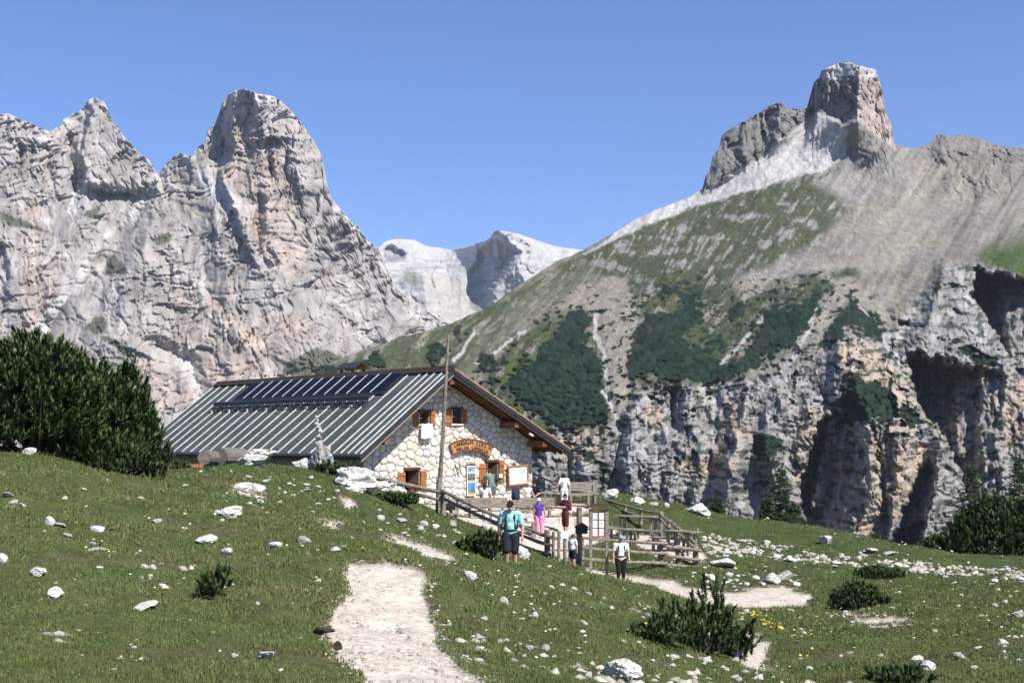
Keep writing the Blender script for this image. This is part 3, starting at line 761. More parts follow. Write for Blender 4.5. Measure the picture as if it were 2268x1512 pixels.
# ---------------------------------------------------------------- meadow
GP = [  # photo column, photo row, distance: points of the ground
 (0, 1512, 8.0), (450, 1512, 8.4), (945, 1512, 9.3), (1300, 1512, 10.5), (1700, 1512, 13.0), (2000, 1512, 14.0), (2268, 1512, 14.5),
 (-400, 1512, 8.0), (2700, 1512, 15.0), (0, 1660, 6.6), (600, 1680, 6.6), (1134, 1640, 7.0), (1500, 1700, 7.6), (1800, 1740, 8.0), (2100, 1760, 8.0), (2400, 1780, 8.0), (2900, 1780, 8.0), (-400, 1150, 20.0), (-400, 985, 30.0),
 (0, 1250, 15.0), (0, 1100, 22.0), (0, 1002, 29.0), (150, 1015, 30.5), (290, 1056, 32.0), (250, 1150, 22.0), (250, 1300, 14.5), (500, 1300, 15.0), (520, 1180, 22.0), (560, 1100, 30.0),
 (430, 1046, 40.0), (560, 1030, 44.0), (700, 1045, 44.0), (700, 1100, 36.0), (790, 1060, 46.0),
 (870, 1400, 12.0), (850, 1300, 15.0), (850, 1247, 17.0), (1000, 1300, 15.8), (1100, 1257, 21.0), (1180, 1260, 23.0), (1280, 1266, 26.0),
 (960, 1232, 25.0), (880, 1190, 29.0), (760, 1120, 36.0), (1060, 1200, 37.0), (900, 1120, 42.0), (960, 1140, 44.0), (1130, 1268, 32.0),
 (1390, 1284, 34.0), (1340, 1330, 22.0), (1300, 1420, 14.5), (1500, 1410, 18.5), (1400, 1500, 12.0), (1450, 1325, 27.0),
 (1375, 1298, 42.6), (1320, 1262, 44.0), (1450, 1292, 41.0), (1530, 1322, 38.0), (1600, 1342, 35.5), (1760, 1318, 40.0), (1560, 1262, 46.0), (1540, 1252, 48.0), (1460, 1246, 47.5),
 (1640, 1385, 26.0), (1660, 1440, 21.0), (1700, 1490, 17.5), (1850, 1400, 24.0), (1900, 1330, 36.0), (1940, 1372, 28.0), (2200, 1400, 22.5), (2200, 1310, 35.0), (2100, 1460, 17.5),
 (1950, 1270, 52.0), (1700, 1250, 53.0), (2250, 1262, 55.0), (1600, 1190, 63.0),
 (1310, 1098, 76.0), (1420, 1108, 76.0), (1560, 1136, 76.0), (1700, 1168, 78.0), (1830, 1196, 80.0), (2000, 1228, 76.0), (2268, 1240, 68.0), (2700, 1240, 66.0),
 (1215, 1121, 61.5), (1255, 1123, 61.0), (1300, 1121, 62.5), (1300, 1255, 46.0), (1215, 1232, 43.0), (1110, 1182, 47.0), (1195, 1188, 55.5), (1250, 1179, 57.0), (1320, 1160, 60.0), (1430, 1170, 59.0), (1500, 1205, 52.5),
]
def st(u, d):
    return (np.asarray(u) - 1134.0) / 420.0, np.log(np.asarray(d, float)) * 2.6
_pts = []; _z = []
for u, v, d in GP:
    s_, t_ = st(u, d); _pts.append((float(s_), float(t_))); _z.append(EYE + (VH - v) / FPX * d)
# terrace level round the hut, ground under the camera, drop into the valley behind the crest
HUT_Z = -1.22
for u, d, z in ((900, 58, HUT_Z), (1000, 60, HUT_Z), (1120, 63, HUT_Z - .15), (1200, 64, HUT_Z - .4), (700, 58, -.9), (500, 60, -.8), (300, 66, -.8), (800, 75, -1.3), (1000, 80, -1.6), (400, 85, -1.5), (-900, 14, .7), (-900, 30, 1.9), (-900, 80, 1.0), (3200, 60, -5.5), (3200, 18, -1.3), (100, 60, -.2), (-300, 60, .6),
                (1300, 95, -7), (1700, 100, -12), (2200, 95, -13), (2800, 100, -14), (1000, 120, -6), (300, 130, -6), (-600, 130, -4), (1500, 150, -28), (2300, 150, -32), (300, 180, -20), (1200, 220, -50), (2300, 220, -60), (-600, 220, -30), (3200, 150, -35)):
    s_, t_ = st(u, d); _pts.append((float(s_), float(t_))); _z.append(z)
_gz0 = tps(_pts, _z, 2e-3)
# the spline sampled once on a table, read back by bilinear interpolation
_lu = np.linspace(-700, 3000, 470); _ll = np.linspace(math.log(7.5), math.log(330.0), 330)
_tab = _gz0(*np.meshgrid((_lu - 1134.0) / 420.0, _ll * 2.6))
def _gz(s_, t_):
    a = np.clip((s_ * 420.0 + 1134.0 - _lu[0]) / (_lu[1] - _lu[0]), 0, len(_lu) - 1.001); b = np.clip((t_ / 2.6 - _ll[0]) / (_ll[1] - _ll[0]), 0, len(_ll) - 1.001)
    i = a.astype(int); j = b.astype(int); fa = a - i; fb_ = b - j
    return (_tab[j, i] * (1 - fa) + _tab[j, i + 1] * fa) * (1 - fb_) + (_tab[j + 1, i] * (1 - fa) + _tab[j + 1, i + 1] * fa) * fb_

def ground_np(X, Y):
    """height of the meadow without its fine relief"""
    X = np.asarray(X, float); Y = np.maximum(np.asarray(Y, float), 1.2)
    Yc = np.maximum(Y, 7.6)
    u = np.clip(U0 + X / Yc * FPX, -700, 3000)
    s_, t_ = st(u, Yc)
    z = _gz(s_, t_)
    k = smooth((Y - 1.5) / 6.1)
    z = z * k + (1 - k) * np.clip(-0.06 * X, -.5, .5)
    return z + (0.12 * fbm(X / 2.6, Y / 2.6, 3, 601) + .035 * fbm(X / .8, Y / .8, 2, 602)) * np.clip(Y / 14, .3, 1.0)

def gz(x, y):
    return float(ground_np(np.array([x]), np.array([y]))[0])

_dm = np.exp(np.linspace(math.log(6.0), math.log(100.0), 700))
def G(u, v, dmin=5.0):
    """first point of the meadow seen at a photo pixel"""
    d = _dm[_dm > dmin]
    X = (u - U0) / FPX * d
    zr = EYE + (VH - v) / FPX * d
    h = ground_np(X, d)
    i = np.nonzero(zr <= h)[0]
    k = int(i[0]) if len(i) else int(np.argmin(zr - h))
    return Vector((X[k], d[k], h[k]))

def world_line(pts):
    """[(u, v, half width in photo px)] -> world polyline with half widths"""
    out = []
    for q in pts:
        p = G(q[0], q[1], q[3] if len(q) > 3 else 5.0)
        out.append((p.x, p.y, q[2] / FPX * p.y))
    return out
PATHS = []
# bare strips as seen, each tied to its stretch of ground by a range of distances
STRIPS = [([(800, 1580), (1200, 1580), (1080, 1512), (985, 1440), (962, 1400), (952, 1330), (945, 1280), (925, 1252), (850, 1244), (775, 1246), (770, 1300), (745, 1345), (712, 1400), (735, 1450), (800, 1490)], 5, 19.4),
          ([(835, 1176), (880, 1185), (940, 1205), (1000, 1225), (1022, 1243), (975, 1258), (935, 1252), (925, 1225), (875, 1200)], 19.5, 33),
          ([(1290, 1256), (1380, 1270), (1480, 1284), (1540, 1303), (1620, 1310), (1690, 1298), (1740, 1296), (1795, 1320), (1785, 1338), (1700, 1349), (1610, 1349), (1560, 1336), (1500, 1319), (1440, 1298), (1380, 1286), (1320, 1272)], 29, 52),
          ([(1615, 1374), (1660, 1398), (1712, 1422), (1702, 1446), (1692, 1468), (1728, 1492), (1690, 1496), (1636, 1480), (1655, 1450), (1636, 1420), (1604, 1398)], 14, 29.5),
          ([(1860, 1348), (1920, 1366), (1980, 1364), (2020, 1376), (1940, 1388), (1895, 1372)], 21, 37),
          ([(700, 1148), (740, 1152), (775, 1160), (730, 1164)], 19, 40), ([(745, 1095), (775, 1098), (790, 1120), (770, 1125)], 30, 46), ([(505, 1072), (580, 1078), (590, 1094), (520, 1088)], 26, 46)]
# straight bits of bare terrace gravel given as world points (x, y, half width)
def wp(u, d, w):
    return ((u - U0) / FPX * d, d, w)
PATHS.append([wp(1000, 52, 1.6), wp(1110, 53, 2.2), wp(1200, 55, 2.0), wp(1260, 57, 1.8), wp(1320, 59, 1.0)])
PATHS.append([wp(1195, 45, .9), wp(1180, 50, 1.5), wp(1190, 55, 1.4)])
PATHS.append([wp(1000, 57, 2.2), wp(1120, 60, 2.2), wp(1230, 62, 1.6)])
PATHS.append([wp(1420, 57, .8), wp(1470, 54, 1.2), wp(1510, 50, 1.0)])

def path_mask(X, Y, soft=0.18, grow=0.0, wob=1.0):
    X = np.asarray(X, float); Y = np.asarray(Y, float)
    best = np.full(X.shape, -9.0)
    n = wob * (0.20 * fbm(X / 1.1, Y / 1.1, 3, 611) + 0.10 * fbm(X / .28, Y / .28, 2, 612))
    for line in PATHS:
        for (ax, ay, aw), (bx, by, bw) in zip(line[:-1], line[1:]):
            ex, ey = bx - ax, by - ay
            t = np.clip(((X - ax) * ex + (Y - ay) * ey) / (ex * ex + ey * ey + 1e-9), 0, 1)
            d = np.hypot(X - ax - t * ex, Y - ay - t * ey)
            w = aw + (bw - aw) * t
            best = np.maximum(best, (w - d) + n * np.clip(w * 1.3, .12, 1.0))
    m = smooth((best + grow) / soft + .5)
    Z = ground_np(X, Y); Ys = np.maximum(Y, .5)
    u = U0 + X / Ys * FPX; v = VH - (Z - EYE) / Ys * FPX
    nn = 14 * wob * (fbm(X / 1.1, Y / 1.1, 3, 614) + .6 * fbm(X / .25, Y / .25, 2, 615))
    for pts, d0, d1 in STRIPS:
        q = poly_sd(u, v, pts, 40)
        q = np.where((Y > d0) & (Y < d1), q + nn * np.clip(14 / Ys, .25, 1), -40)
        m = np.maximum(m, smooth((q + grow * FPX / Ys * .5) / (soft * FPX / Ys * .45) + .5))
    return m

def bare_mask(X, Y):
    """stony or earthy places in the turf"""
    return smooth((fbm(X / 3.1, Y / 3.1, 3, 621) - .46) / .16)

_us = np.concatenate([np.linspace(-2200, -260, 40), np.linspace(-240, 2500, 480), np.linspace(2540, 4600, 40)])
_ds = np.exp(np.concatenate([np.linspace(math.log(1.3), math.log(7.6), 30), np.linspace(math.log(7.8), math.log(95.0), 290), np.linspace(math.log(97.), math.log(320.0), 50)]))
Ug, Dg = np.meshgrid(_us, _ds)
Xg = (Ug - U0) / FPX * Dg
Zg = ground_np(Xg, Dg)
pmk = path_mask(Xg, Dg)
Zg = Zg - 0.05 * pmk + 0.012 * fbm(Xg / .35, Dg / .35, 2, 630) * (Dg < 40)
soil = np.array((.062, .074, .026))[None, None] * (1 + .35 * fbm(Xg / .8, Dg / .8, 3, 631)[..., None])
turf = np.array((.046, .062, .019))[None, None] * (1 + .30 * fbm(Xg / 1.3, Dg / 1.3, 4, 632)[..., None])
far_k = smooth((Dg - 14) / 30)[..., None]
cg = soil * (1 - far_k) + turf * far_k
bm_ = bare_mask(Xg, Dg)[..., None]
cg = cg * (1 - .5 * bm_) + np.array((.085, .068, .042)) * .5 * bm_
grv = np.array((.44, .392, .335))[None, None] * (1 + .10 * fbm(Xg / .5, Dg / .5, 4, 633)[..., None] + .10 * noise2(Xg / .06, Dg / .06, 634)[..., None])
rim_ = np.clip(path_mask(Xg, Dg, .25, .16) - pmk, 0, 1)[..., None]
cg = cg * (1 - .8 * rim_) + np.array((.075, .055, .036)) * .8 * rim_
cg = cg * (1 - pmk[..., None]) + grv * pmk[..., None]
meadow_mat = vcol_mat('meadow_ground', 9.0, 0.28, bump_s=0.5, bump_d=0.03, detail=8)
me = np_mesh('meadow', np.stack([Xg, Dg, Zg], -1).reshape(-1, 3), grid_faces(*Xg.shape)[:, ::-1], meadow_mat, np.clip(cg, .01, .9).reshape(-1, 3), True)
tag(link('meadow', me), 'rolling alpine meadow with pale gravel paths', None, None, 'structure')

# valley floor far below, out to the horizon
R_ = 14000
yy = np.array([-R_, 0, 150, 300, 600, 1500, 4000, 14000.0]); xx = np.linspace(-R_, R_, 15)
Xv, Yv = np.meshgrid(xx, yy)
Zv = np.full(Xv.shape, -140.0)
valley_mat = simple_mat('valley_floor', (.05, .07, .03), (.12, .12, .08), 0.01, .95)
tag(link('valley_floor', np_mesh('valley_floor', np.stack([Xv, Yv, Zv], -1).reshape(-1, 3), grid_faces(*Xv.shape)[:, ::-1], valley_mat)), 'low valley floor under the mountains', None, None, 'structure')
# ---------------------------------------------------------------- materials of built things
wood_old = simple_mat('weathered_grey_wood', (.15, .125, .10), (.34, .30, .255), 5.0, .85, .4, .01, 6, (1, 1, 6))
wood_log = simple_mat('weathered_log', (.13, .105, .085), (.30, .255, .205), 7.0, .9, .5, .01, 6)
wood_dark = simple_mat('dark_stained_timber', (.055, .030, .018), (.12, .060, .032), 4.0, .7, .2, .005, 5)
ridge_wood = simple_mat('blackened_ridge_board', (.020, .014, .010), (.05, .03, .02), 4.0, .8, .2, .005, 5)
wood_brown = simple_mat('brown_soffit_timber', (.13, .055, .028), (.22, .10, .05), 4.0, .7, .2, .005, 5)
wood_shutter = simple_mat('orange_brown_larch', (.24, .085, .028), (.46, .19, .065), 5.0, .6, .3, .004, 6, (3, 3, 1))
wood_sign = simple_mat('carved_sign_wood', (.26, .115, .045), (.52, .28, .12), 3.0, .6, .3, .004, 6, (1, 1, 5))
wood_shingle = simple_mat('larch_shingle', (.36, .17, .055), (.60, .33, .12), 6.0, .7, .3, .004, 5)
black_metal = simple_mat('dark_sheet_metal', (.018, .018, .020), (.035, .035, .038), 3.0, .45, 0, spec=.5)
roof_metal = simple_mat('grey_green_roof_sheet', (.050, .058, .053), (.078, .088, .080), 1.2, .75, .1, .003, 6, spec=.2)
rib_metal = simple_mat('bright_seam_strip', (.42, .43, .44), (.66, .67, .68), 5.0, .5, .1, .002, 6, spec=.5)
mortar = simple_mat('grey_mortar', (.27, .245, .21), (.42, .39, .34), 14.0, .95, .4, .01, 6)
stone_a = simple_mat('cream_wall_stone', (.54, .49, .41), (.74, .70, .63), 5.0, .9, .35, .012, 6)
stone_b = simple_mat('grey_wall_stone', (.44, .41, .37), (.64, .60, .54), 5.0, .9, .35, .012, 6)
stone_c = simple_mat('yellowish_wall_stone', (.52, .43, .31), (.70, .61, .48), 5.0, .9, .35, .012, 6)
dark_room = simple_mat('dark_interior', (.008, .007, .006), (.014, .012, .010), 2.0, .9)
white_paint = simple_mat('white_paint', (.72, .72, .71), (.82, .82, .81), 3.0, .6)
paper_white = simple_mat('white_paper', (.76, .76, .75), (.84, .84, .83), 2.0, .8)
iron = simple_mat('dark_iron', (.03, .03, .03), (.05, .05, .05), 5.0, .5)
solar_mat, _nt, _b = new_mat('dark_solar_glass')
_b.inputs['Base Color'].default_value = (.006, .008, .016, 1); _b.inputs['Roughness'].default_value = .35; _b.inputs['Specular IOR Level'].default_value = .05
pane_mat, _nt, _b = new_mat('window_glass')
_b.inputs['Base Color'].default_value = (.02, .02, .022, 1); _b.inputs['Roughness'].default_value = .08

# ---------------------------------------------------------------- the hut
YAW = math.radians(42.0)
HO = P(1005, 815, 60.0)                       # front tip of the ridge
HX, HY, RIDGE_Z = HO.x, HO.y, HO.z
cY, sY = math.cos(YAW), math.sin(YAW)
GY = 1.2                                       # the gable wall stands this far behind the roof's front edge
LEN = 21.5
XL, XR = -5.16, 7.45                           # eaves
ZL, ZR = 1.17, 1.36
WL, WR = -4.2, 6.06                            # outer faces of the long walls
BASE_Z = -1.6
hut = thing('mountain_hut', 'stone mountain hut with grey metal roof, brown shutters and solar panels', 'hut', (HX, HY, 0), YAW)

def roof_z(x):
    """top of the roof skin"""
    return RIDGE_Z + (ZL - RIDGE_Z) * (x / XL) if x < 0 else RIDGE_Z + (ZR - RIDGE_Z) * (x / XR)

def wall_at(u, v, y=GY):
    """photo pixel -> (x, z) on the plane y = const of the hut"""
    k = (u - U0) / FPX
    # world X = HX + x cY - y sY ; Y = HY + x sY + y cY
    x = (k * (HY + y * cY) - HX + y * sY) / (cY - k * sY)
    d = HY + x * sY + y * cY
    return x, EYE + (VH - v) / FPX * d

def clip_poly(poly, nx, nz, c):
    """keep the part with nx*x + nz*z <= c"""
    out = []
    for i in range(len(poly)):
        a = poly[i]; b = poly[(i + 1) % len(poly)]
        da = nx * a[0] + nz * a[1] - c; db = nx * b[0] + nz * b[1] - c
        if da <= 0: out.append(a)
        if (da < 0) != (db < 0) and abs(da - db) > 1e-12:
            t = da / (da - db)
            out.append((a[0] + t * (b[0] - a[0]), a[1] + t * (b[1] - a[1])))
    return out

def rect_px(u0_, v0_, u1_, v1_):
    xa, za = wall_at(u0_, v1_); xb, zb = wall_at(u1_, v0_)
    return xa, xb, za, zb
OPEN = {'upper_left': rect_px(927, 912, 951, 939), 'upper_right': rect_px(1000, 906, 1023, 938), 'lower_left': rect_px(897, 1039, 929, 1090), 'lower_right': rect_px(1076, 1022, 1103, 1078)}

# wall core: side walls and gable with openings (front face built of strips round the openings)
wall = None
mb = MB()
under = 0.30
def wtop(x):
    return roof_z(x) - under
gx = sorted(set([WL, 0.0, WR] + [q for o in OPEN.values() for q in o[:2]]))
for a, b in zip(gx[:-1], gx[1:]):
    holes = sorted([(o[2], o[3]) for o in OPEN.values() if o[0] < (a + b) / 2 < o[1]])
    z = BASE_Z
    for h0, h1 in holes + [(None, None)]:
        if h0 is None:
            mb.hexa([(a, GY + .05, z), (b, GY + .05, z), (b, GY + .45, z), (a, GY + .45, z), (a, GY + .05, wtop(a)), (b, GY + .05, wtop(b)), (b, GY + .45, wtop(b)), (a, GY + .45, wtop(a))])
        else:
            mb.box(a, b, GY + .05, GY + .45, z, h0); z = h1
mb.box(WL + .04, WL + .45, GY + .46, LEN - 1.0, BASE_Z, wtop(WL + .45) - .02)
mb.box(WR - .45, WR - .04, GY + .46, LEN - 1.0, BASE_Z, wtop(WR - .45) - .02)
mb.prism([(WL, LEN - 1.0, BASE_Z), (WR, LEN - 1.0, BASE_Z), (WR, LEN - 1.0, wtop(WR)), (0, LEN - 1.0, wtop(0)), (WL, LEN - 1.0, wtop(WL))], (0, .4, 0))
wall = mb.build('wall', mortar, hut)
mb = MB()
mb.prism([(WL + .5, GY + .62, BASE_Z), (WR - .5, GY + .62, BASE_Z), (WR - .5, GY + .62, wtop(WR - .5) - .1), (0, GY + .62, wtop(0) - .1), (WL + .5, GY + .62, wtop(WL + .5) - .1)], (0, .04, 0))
mb.build('dark_backing', dark_room, hut)  # near-black sheet standing in for the unlit room behind the openings

# wall stones: irregular cells with recessed joints
def cells(area, dx, dz, seed):
    r = random.Random(seed)
    x0 = min(p[0] for p in area); x1 = max(p[0] for p in area); z0 = min(p[1] for p in area); z1 = max(p[1] for p in area)
    pts = []
    row = 0; z = z0
    while z < z1 + dz:
        x = x0 + (dx / 2 if row % 2 else 0)
        while x < x1 + dx:
            pts.append((x + r.uniform(-.46, .46) * dx, z + r.uniform(-.46, .46) * dz)); x += dx * r.uniform(.8, 1.25)
        z += dz; row += 1
    out = []
    for i, p in enumerate(pts):
        poly = list(area)
        for j, q in enumerate(pts):
            if i == j or abs(q[0] - p[0]) > 3 * dx or abs(q[1] - p[1]) > 3 * dz: continue
            nx, nz = q[0] - p[0], q[1] - p[1]
            c = (q[0] ** 2 + q[1] ** 2 - p[0] ** 2 - p[1] ** 2) / 2
            poly = clip_poly(poly, nx, nz, c)
            if len(poly) < 3: break
        if len(poly) >= 3: out.append(poly)
    return out

def poly_area(p):
    return abs(sum(p[i][0] * p[(i + 1) % len(p)][1] - p[(i + 1) % len(p)][0] * p[i][1] for i in range(len(p)))) / 2

def stone_mesh(poly, r, plane='front'):
    """one stone: shrunk cell, rounded corners, domed face"""
    cx = sum(p[0] for p in poly) / len(poly); cz = sum(p[1] for p in poly) / len(poly)
    pts = []
    n = len(poly)
    for i in range(n):                          # cut the corners
        a = poly[i]; b = poly[(i + 1) % n]
        for t in (.22, .78):
            pts.append((a[0] + (b[0] - a[0]) * t, a[1] + (b[1] - a[1]) * t))
    size = math.sqrt(poly_area(poly))
    j = min(.017, .07 * size) / max(size * .5, .05)
    ring0 = [(cx + (x - cx) * (1 - j), cz + (z - cz) * (1 - j)) for x, z in pts]
    ring1 = [(cx + (x - cx) * (1 - j - .16), cz + (z - cz) * (1 - j - .16)) for x, z in pts]
    dep = r.uniform(.02, .05)
    tx, tz = r.uniform(-.04, .04), r.uniform(-.05, .05)
    m = len(pts); v = []; f = []
    def put(x, z, y):
        v.append((x, GY + .05 - y, z) if plane == 'front' else (WL + .04 - y, x, z))
    for x, z in ring0: put(x, z, -.01)
    for x, z in ring0: put(x, z, dep * .55)
    for x, z in ring1: put(x, z, dep + tx * (x - cx) + tz * (z - cz))
    put(cx, cz, dep * 1.08)
    for k in range(m):
        k2 = (k + 1) % m
        f.append((k, k2, m + k2, m + k)); f.append((m + k, m + k2, 2 * m + k2, 2 * m + k)); f.append((2 * m + k, 2 * m + k2, 3 * m))
    me = bpy.data.meshes.new('stone'); me.from_pydata(v, [], f); me.materials.append(r.choice((stone_a, stone_a, stone_a, stone_b, stone_c)))
    for p in me.polygons: p.use_smooth = True
    return me

rs = random.Random(5)
front = [(WL, BASE_Z + .25), (WR, BASE_Z + .25), (WR, wtop(WR)), (0, wtop(0)), (WL, wtop(WL))]
polys = []
for cell in cells(front, .40, .31, 3):
    pieces = [cell]
    for (xa, xb, za, zb) in OPEN.values():      # cut the stones back from the openings
        new = []
        for pc in pieces:
            if max(p[0] for p in pc) < xa or min(p[0] for p in pc) > xb or max(p[1] for p in pc) < za or min(p[1] for p in pc) > zb:
                new.append(pc); continue
            l = clip_poly(pc, 1, 0, xa - .02)
            if len(l) > 2: new.append(l)
            q = clip_poly(pc, -1, 0, -(xb + .02))
            if len(q) > 2: new.append(q)
            mid = clip_poly(clip_poly(pc, -1, 0, -(xa - .02)), 1, 0, xb + .02)
            if len(mid) > 2:
                t = clip_poly(mid, 0, -1, -(zb + .02))
                if len(t) > 2: new.append(t)
                t = clip_poly(mid, 0, 1, za - .02)
                if len(t) > 2: new.append(t)
        pieces = new
    polys += [q for q in pieces if poly_area(q) > .012]
polys.sort(key=poly_area, reverse=True)
for q in polys[:300]:
    link('stone', stone_mesh(q, rs), wall)
rest = polys[300:]
side = cells([(GY + .1, BASE_Z + .3), (LEN - 1.1, BASE_Z + .3), (LEN - 1.1, wtop(WL + .45) - .05), (GY + .1, wtop(WL + .45) - .05)], .55, .42, 8)
bm = bmesh.new()
for q in rest: bm.from_mesh(stone_mesh(q, rs))
for q in side: bm.from_mesh(stone_mesh(q, rs, 'side'))
me = bpy.data.meshes.new('side_wall_stones'); bm.to_mesh(me); bm.free(); me.materials.append(stone_b)
tag(link('side_wall_stones', me, hut), kind='stuff')

# roof: left slope of metal sheets with bright seams, right slope of larch shingles
roof = MB()
t_ = .10
def slab(m, xa, xb, y0, y1, lo, hi):
    """part of the roof between two x, offset lo..hi below/above the skin"""
    m.hexa([(xa, y0, roof_z(xa) + lo), (xb, y0, roof_z(xb) + lo), (xb, y1, roof_z(xb) + lo), (xa, y1, roof_z(xa) + lo), (xa, y0, roof_z(xa) + hi), (xb, y0, roof_z(xb) + hi), (xb, y1, roof_z(xb) + hi), (xa, y1, roof_z(xa) + hi)])
    return m
slab(roof, XL, -.02, .03, LEN - .03, -.16, -.045); slab(roof, .02, XR, .03, LEN - .03, -.16, -.045)
roof = roof.build('roof', wood_brown, hut)
ys = [0.0, .45, 1.0, 1.55, 2.1]
while ys[-1] < LEN - .5: ys.append(ys[-1] + .93)
ys[-1] = LEN
nL = math.hypot(XL, RIDGE_Z - ZL)
for i, (a, b) in enumerate(zip(ys[:-1], ys[1:])):
    slab(MB(), XL - .04, -.03, a + .012, b - .012, -.04, 0.0 + .004 * (i % 3)).build('roof_sheet', roof_metal, roof)
for y in ys:
    w = .045 if y > .1 else .10
    slab(MB(), XL - .03, -.06, max(y - w / 2, 0.005), min(y + w / 2, LEN), .006, .062).build('seam', rib_metal, roof)
# shingle courses on the right slope
nc = 18
for k in range(nc):
    xa = .05 + (XR - .05) * k / nc; xb = .05 + (XR - .05) * (k + 1) / nc + .10
    m = MB()
    za, zb = roof_z(xa), roof_z(min(xb, XR + .08))
    m.hexa([(xa, -.02 + .02 * (k % 2), za - .03), (xb, -.02 + .02 * (k % 2), zb - .02), (xb, LEN, zb - .02), (xa, LEN, za - .03), (xa, -.02 + .02 * (k % 2), za + .015), (xb, -.02 + .02 * (k % 2), zb + .045), (xb, LEN, zb + .045), (xa, LEN, za + .015)])
    m.build('shingle_course', wood_shingle, roof)
MB().prism([(-.34, -.05, RIDGE_Z - .14), (-.02, -.05, RIDGE_Z + .14), (.10, -.05, RIDGE_Z + .12), (-.26, -.05, RIDGE_Z - .17)], (0, LEN + .08, 0)).build('ridge_cap', ridge_wood, roof)
# barge boards and fascia
def rake(xa, xb, y, lo, hi, th, mat, name):
    m = MB()
    m.hexa([(xa, y, roof_z(xa) + lo), (xb, y, roof_z(xb) + lo), (xb, y + th, roof_z(xb) + lo), (xa, y + th, roof_z(xa) + lo), (xa, y, roof_z(xa) + hi), (xb, y, roof_z(xb) + hi), (xb, y + th, roof_z(xb) + hi), (xa, y + th, roof_z(xa) + hi)])
    return m.build(name, mat, roof)
rake(XL - .03, 0, -.032, -.26, -.035, .05, black_metal, 'barge_board')
rake(XL - .03, 0, -.012, -.36, -.262, .05, wood_old, 'barge_board')
rake(.0, XR + .05, -.062, -.26, -.05, .05, black_metal, 'barge_board')
rake(.0, XR + .05, -.032, -.40, -.262, .05, black_metal, 'barge_board')
MB().tube([(XL - .10, -.1, ZL - .12), (XL - .10, LEN, ZL - .12)], .075, 8).build('gutter', black_metal, roof)
MB().box(XL - .02, XL + .03, .02, LEN - .02, ZL - .26, ZL - .05).build('eave_board', black_metal, roof)
MB().tube([(XR + .10, -.55, ZR - .10), (XR + .10, LEN, ZR - .10)], .07, 8).build('gutter', black_metal, roof)
# soffit rafters seen under the right overhang, and purlins that stick out of the wall
for y in (.12, .50, .90):
    m = MB(); s_ = -.162
    m.hexa([(.1, y, roof_z(.1) + s_ - .16), (XR - .05, y, roof_z(XR - .05) + s_ - .16), (XR - .05, y + .11, roof_z(XR - .05) + s_ - .16), (.1, y + .11, roof_z(.1) + s_ - .16), (.1, y, roof_z(.1) + s_), (XR - .05, y, roof_z(XR - .05) + s_), (XR - .05, y + .11, roof_z(XR - .05) + s_), (.1, y + .11, roof_z(.1) + s_)])
    m.build('rafter', wood_brown, roof)
    m = MB()
    m.hexa([(XL + .05, y, roof_z(XL + .05) + s_ - .16), (-.1, y, roof_z(-.1) + s_ - .16), (-.1, y + .11, roof_z(-.1) + s_ - .16), (XL + .05, y + .11, roof_z(XL + .05) + s_ - .16), (XL + .05, y, roof_z(XL + .05) + s_), (-.1, y, roof_z(-.1) + s_), (-.1, y + .11, roof_z(-.1) + s_), (XL + .05, y + .11, roof_z(XL + .05) + s_)])
    m.build('rafter', wood_brown, roof)
for x, z0 in ((4.0, None), (5.85, None), (0, None), (-3.7, None)):
    z1 = roof_z(x) - .325 - (.09 if x else .12)
    MB().box(x - .14, x + .14, .10, GY + .3, z1 - .30, z1).build('purlin', wood_brown, roof, bevel=.015)
for y0 in np.arange(GY + 1, LEN - 1, 1.6):
    m = MB(); m.hexa([(WR, y0, roof_z(WR) - .33), (XR - .05, y0, roof_z(XR - .05) - .33), (XR - .05, y0 + .1, roof_z(XR - .05) - .33), (WR, y0 + .1, roof_z(WR) - .33), (WR, y0, roof_z(WR) - .163), (XR - .05, y0, roof_z(XR - .05) - .163), (XR - .05, y0 + .1, roof_z(XR - .05) - .163), (WR, y0 + .1, roof_z(WR) - .163)])
    m.build('rafter', wood_brown, roof)
MB().tube([(4.75, .02, roof_z(4.75) - .62), (4.95, .0, roof_z(4.95) - .62)], .055, 8).build('lamp', white_paint, hut)

# solar collectors on the upper left slope and the snow guard below them
solar = link('solar_array', None, hut)
def sl(x, y, h):
    return (x, y, roof_z(x) + h)
ya, yb = 3.3, 17.0
MB().hexa([sl(-1.62, ya, .08), sl(-.30, ya, .08), sl(-.30, yb, .08), sl(-1.62, yb, .08), sl(-1.62, ya, .155), sl(-.30, ya, .155), sl(-.30, yb, .155), sl(-1.62, yb, .155)]).build('frame', black_metal, solar)
n_p = 14
for k in range(n_p):
    a = ya + .06 + (yb - ya - .12) * k / n_p; b = ya + .06 + (yb - ya - .12) * (k + 1) / n_p
    MB().hexa([sl(-1.56, a + .03, .158), sl(-.36, a + .03, .158), sl(-.36, b - .03, .158), sl(-1.56, b - .03, .158), sl(-1.56, a + .03, .172), sl(-.36, a + .03, .172), sl(-.36, b - .03, .172), sl(-1.56, b - .03, .172)]).build('pane', solar_mat, solar)
    if k:
        MB().hexa([sl(-1.58, a - .022, .158), sl(-.34, a - .022, .158), sl(-.34, a + .022, .158), sl(-1.58, a + .022, .158), sl(-1.58, a - .022, .195), sl(-.34, a - .022, .195), sl(-.34, a + .022, .195), sl(-1.58, a + .022, .195)]).build('glazing_bar', rib_metal, solar)
guard = link('snow_guard', None, hut)
MB().hexa([sl(-2.14, 3.7, .20), sl(-1.94, 3.7, .20), sl(-1.94, 18.2, .20), sl(-2.14, 18.2, .20), sl(-2.14, 3.7, .40), sl(-1.94, 3.7, .30), sl(-1.94, 18.2, .30), sl(-2.14, 18.2, .40)]).build('board', black_metal, guard)
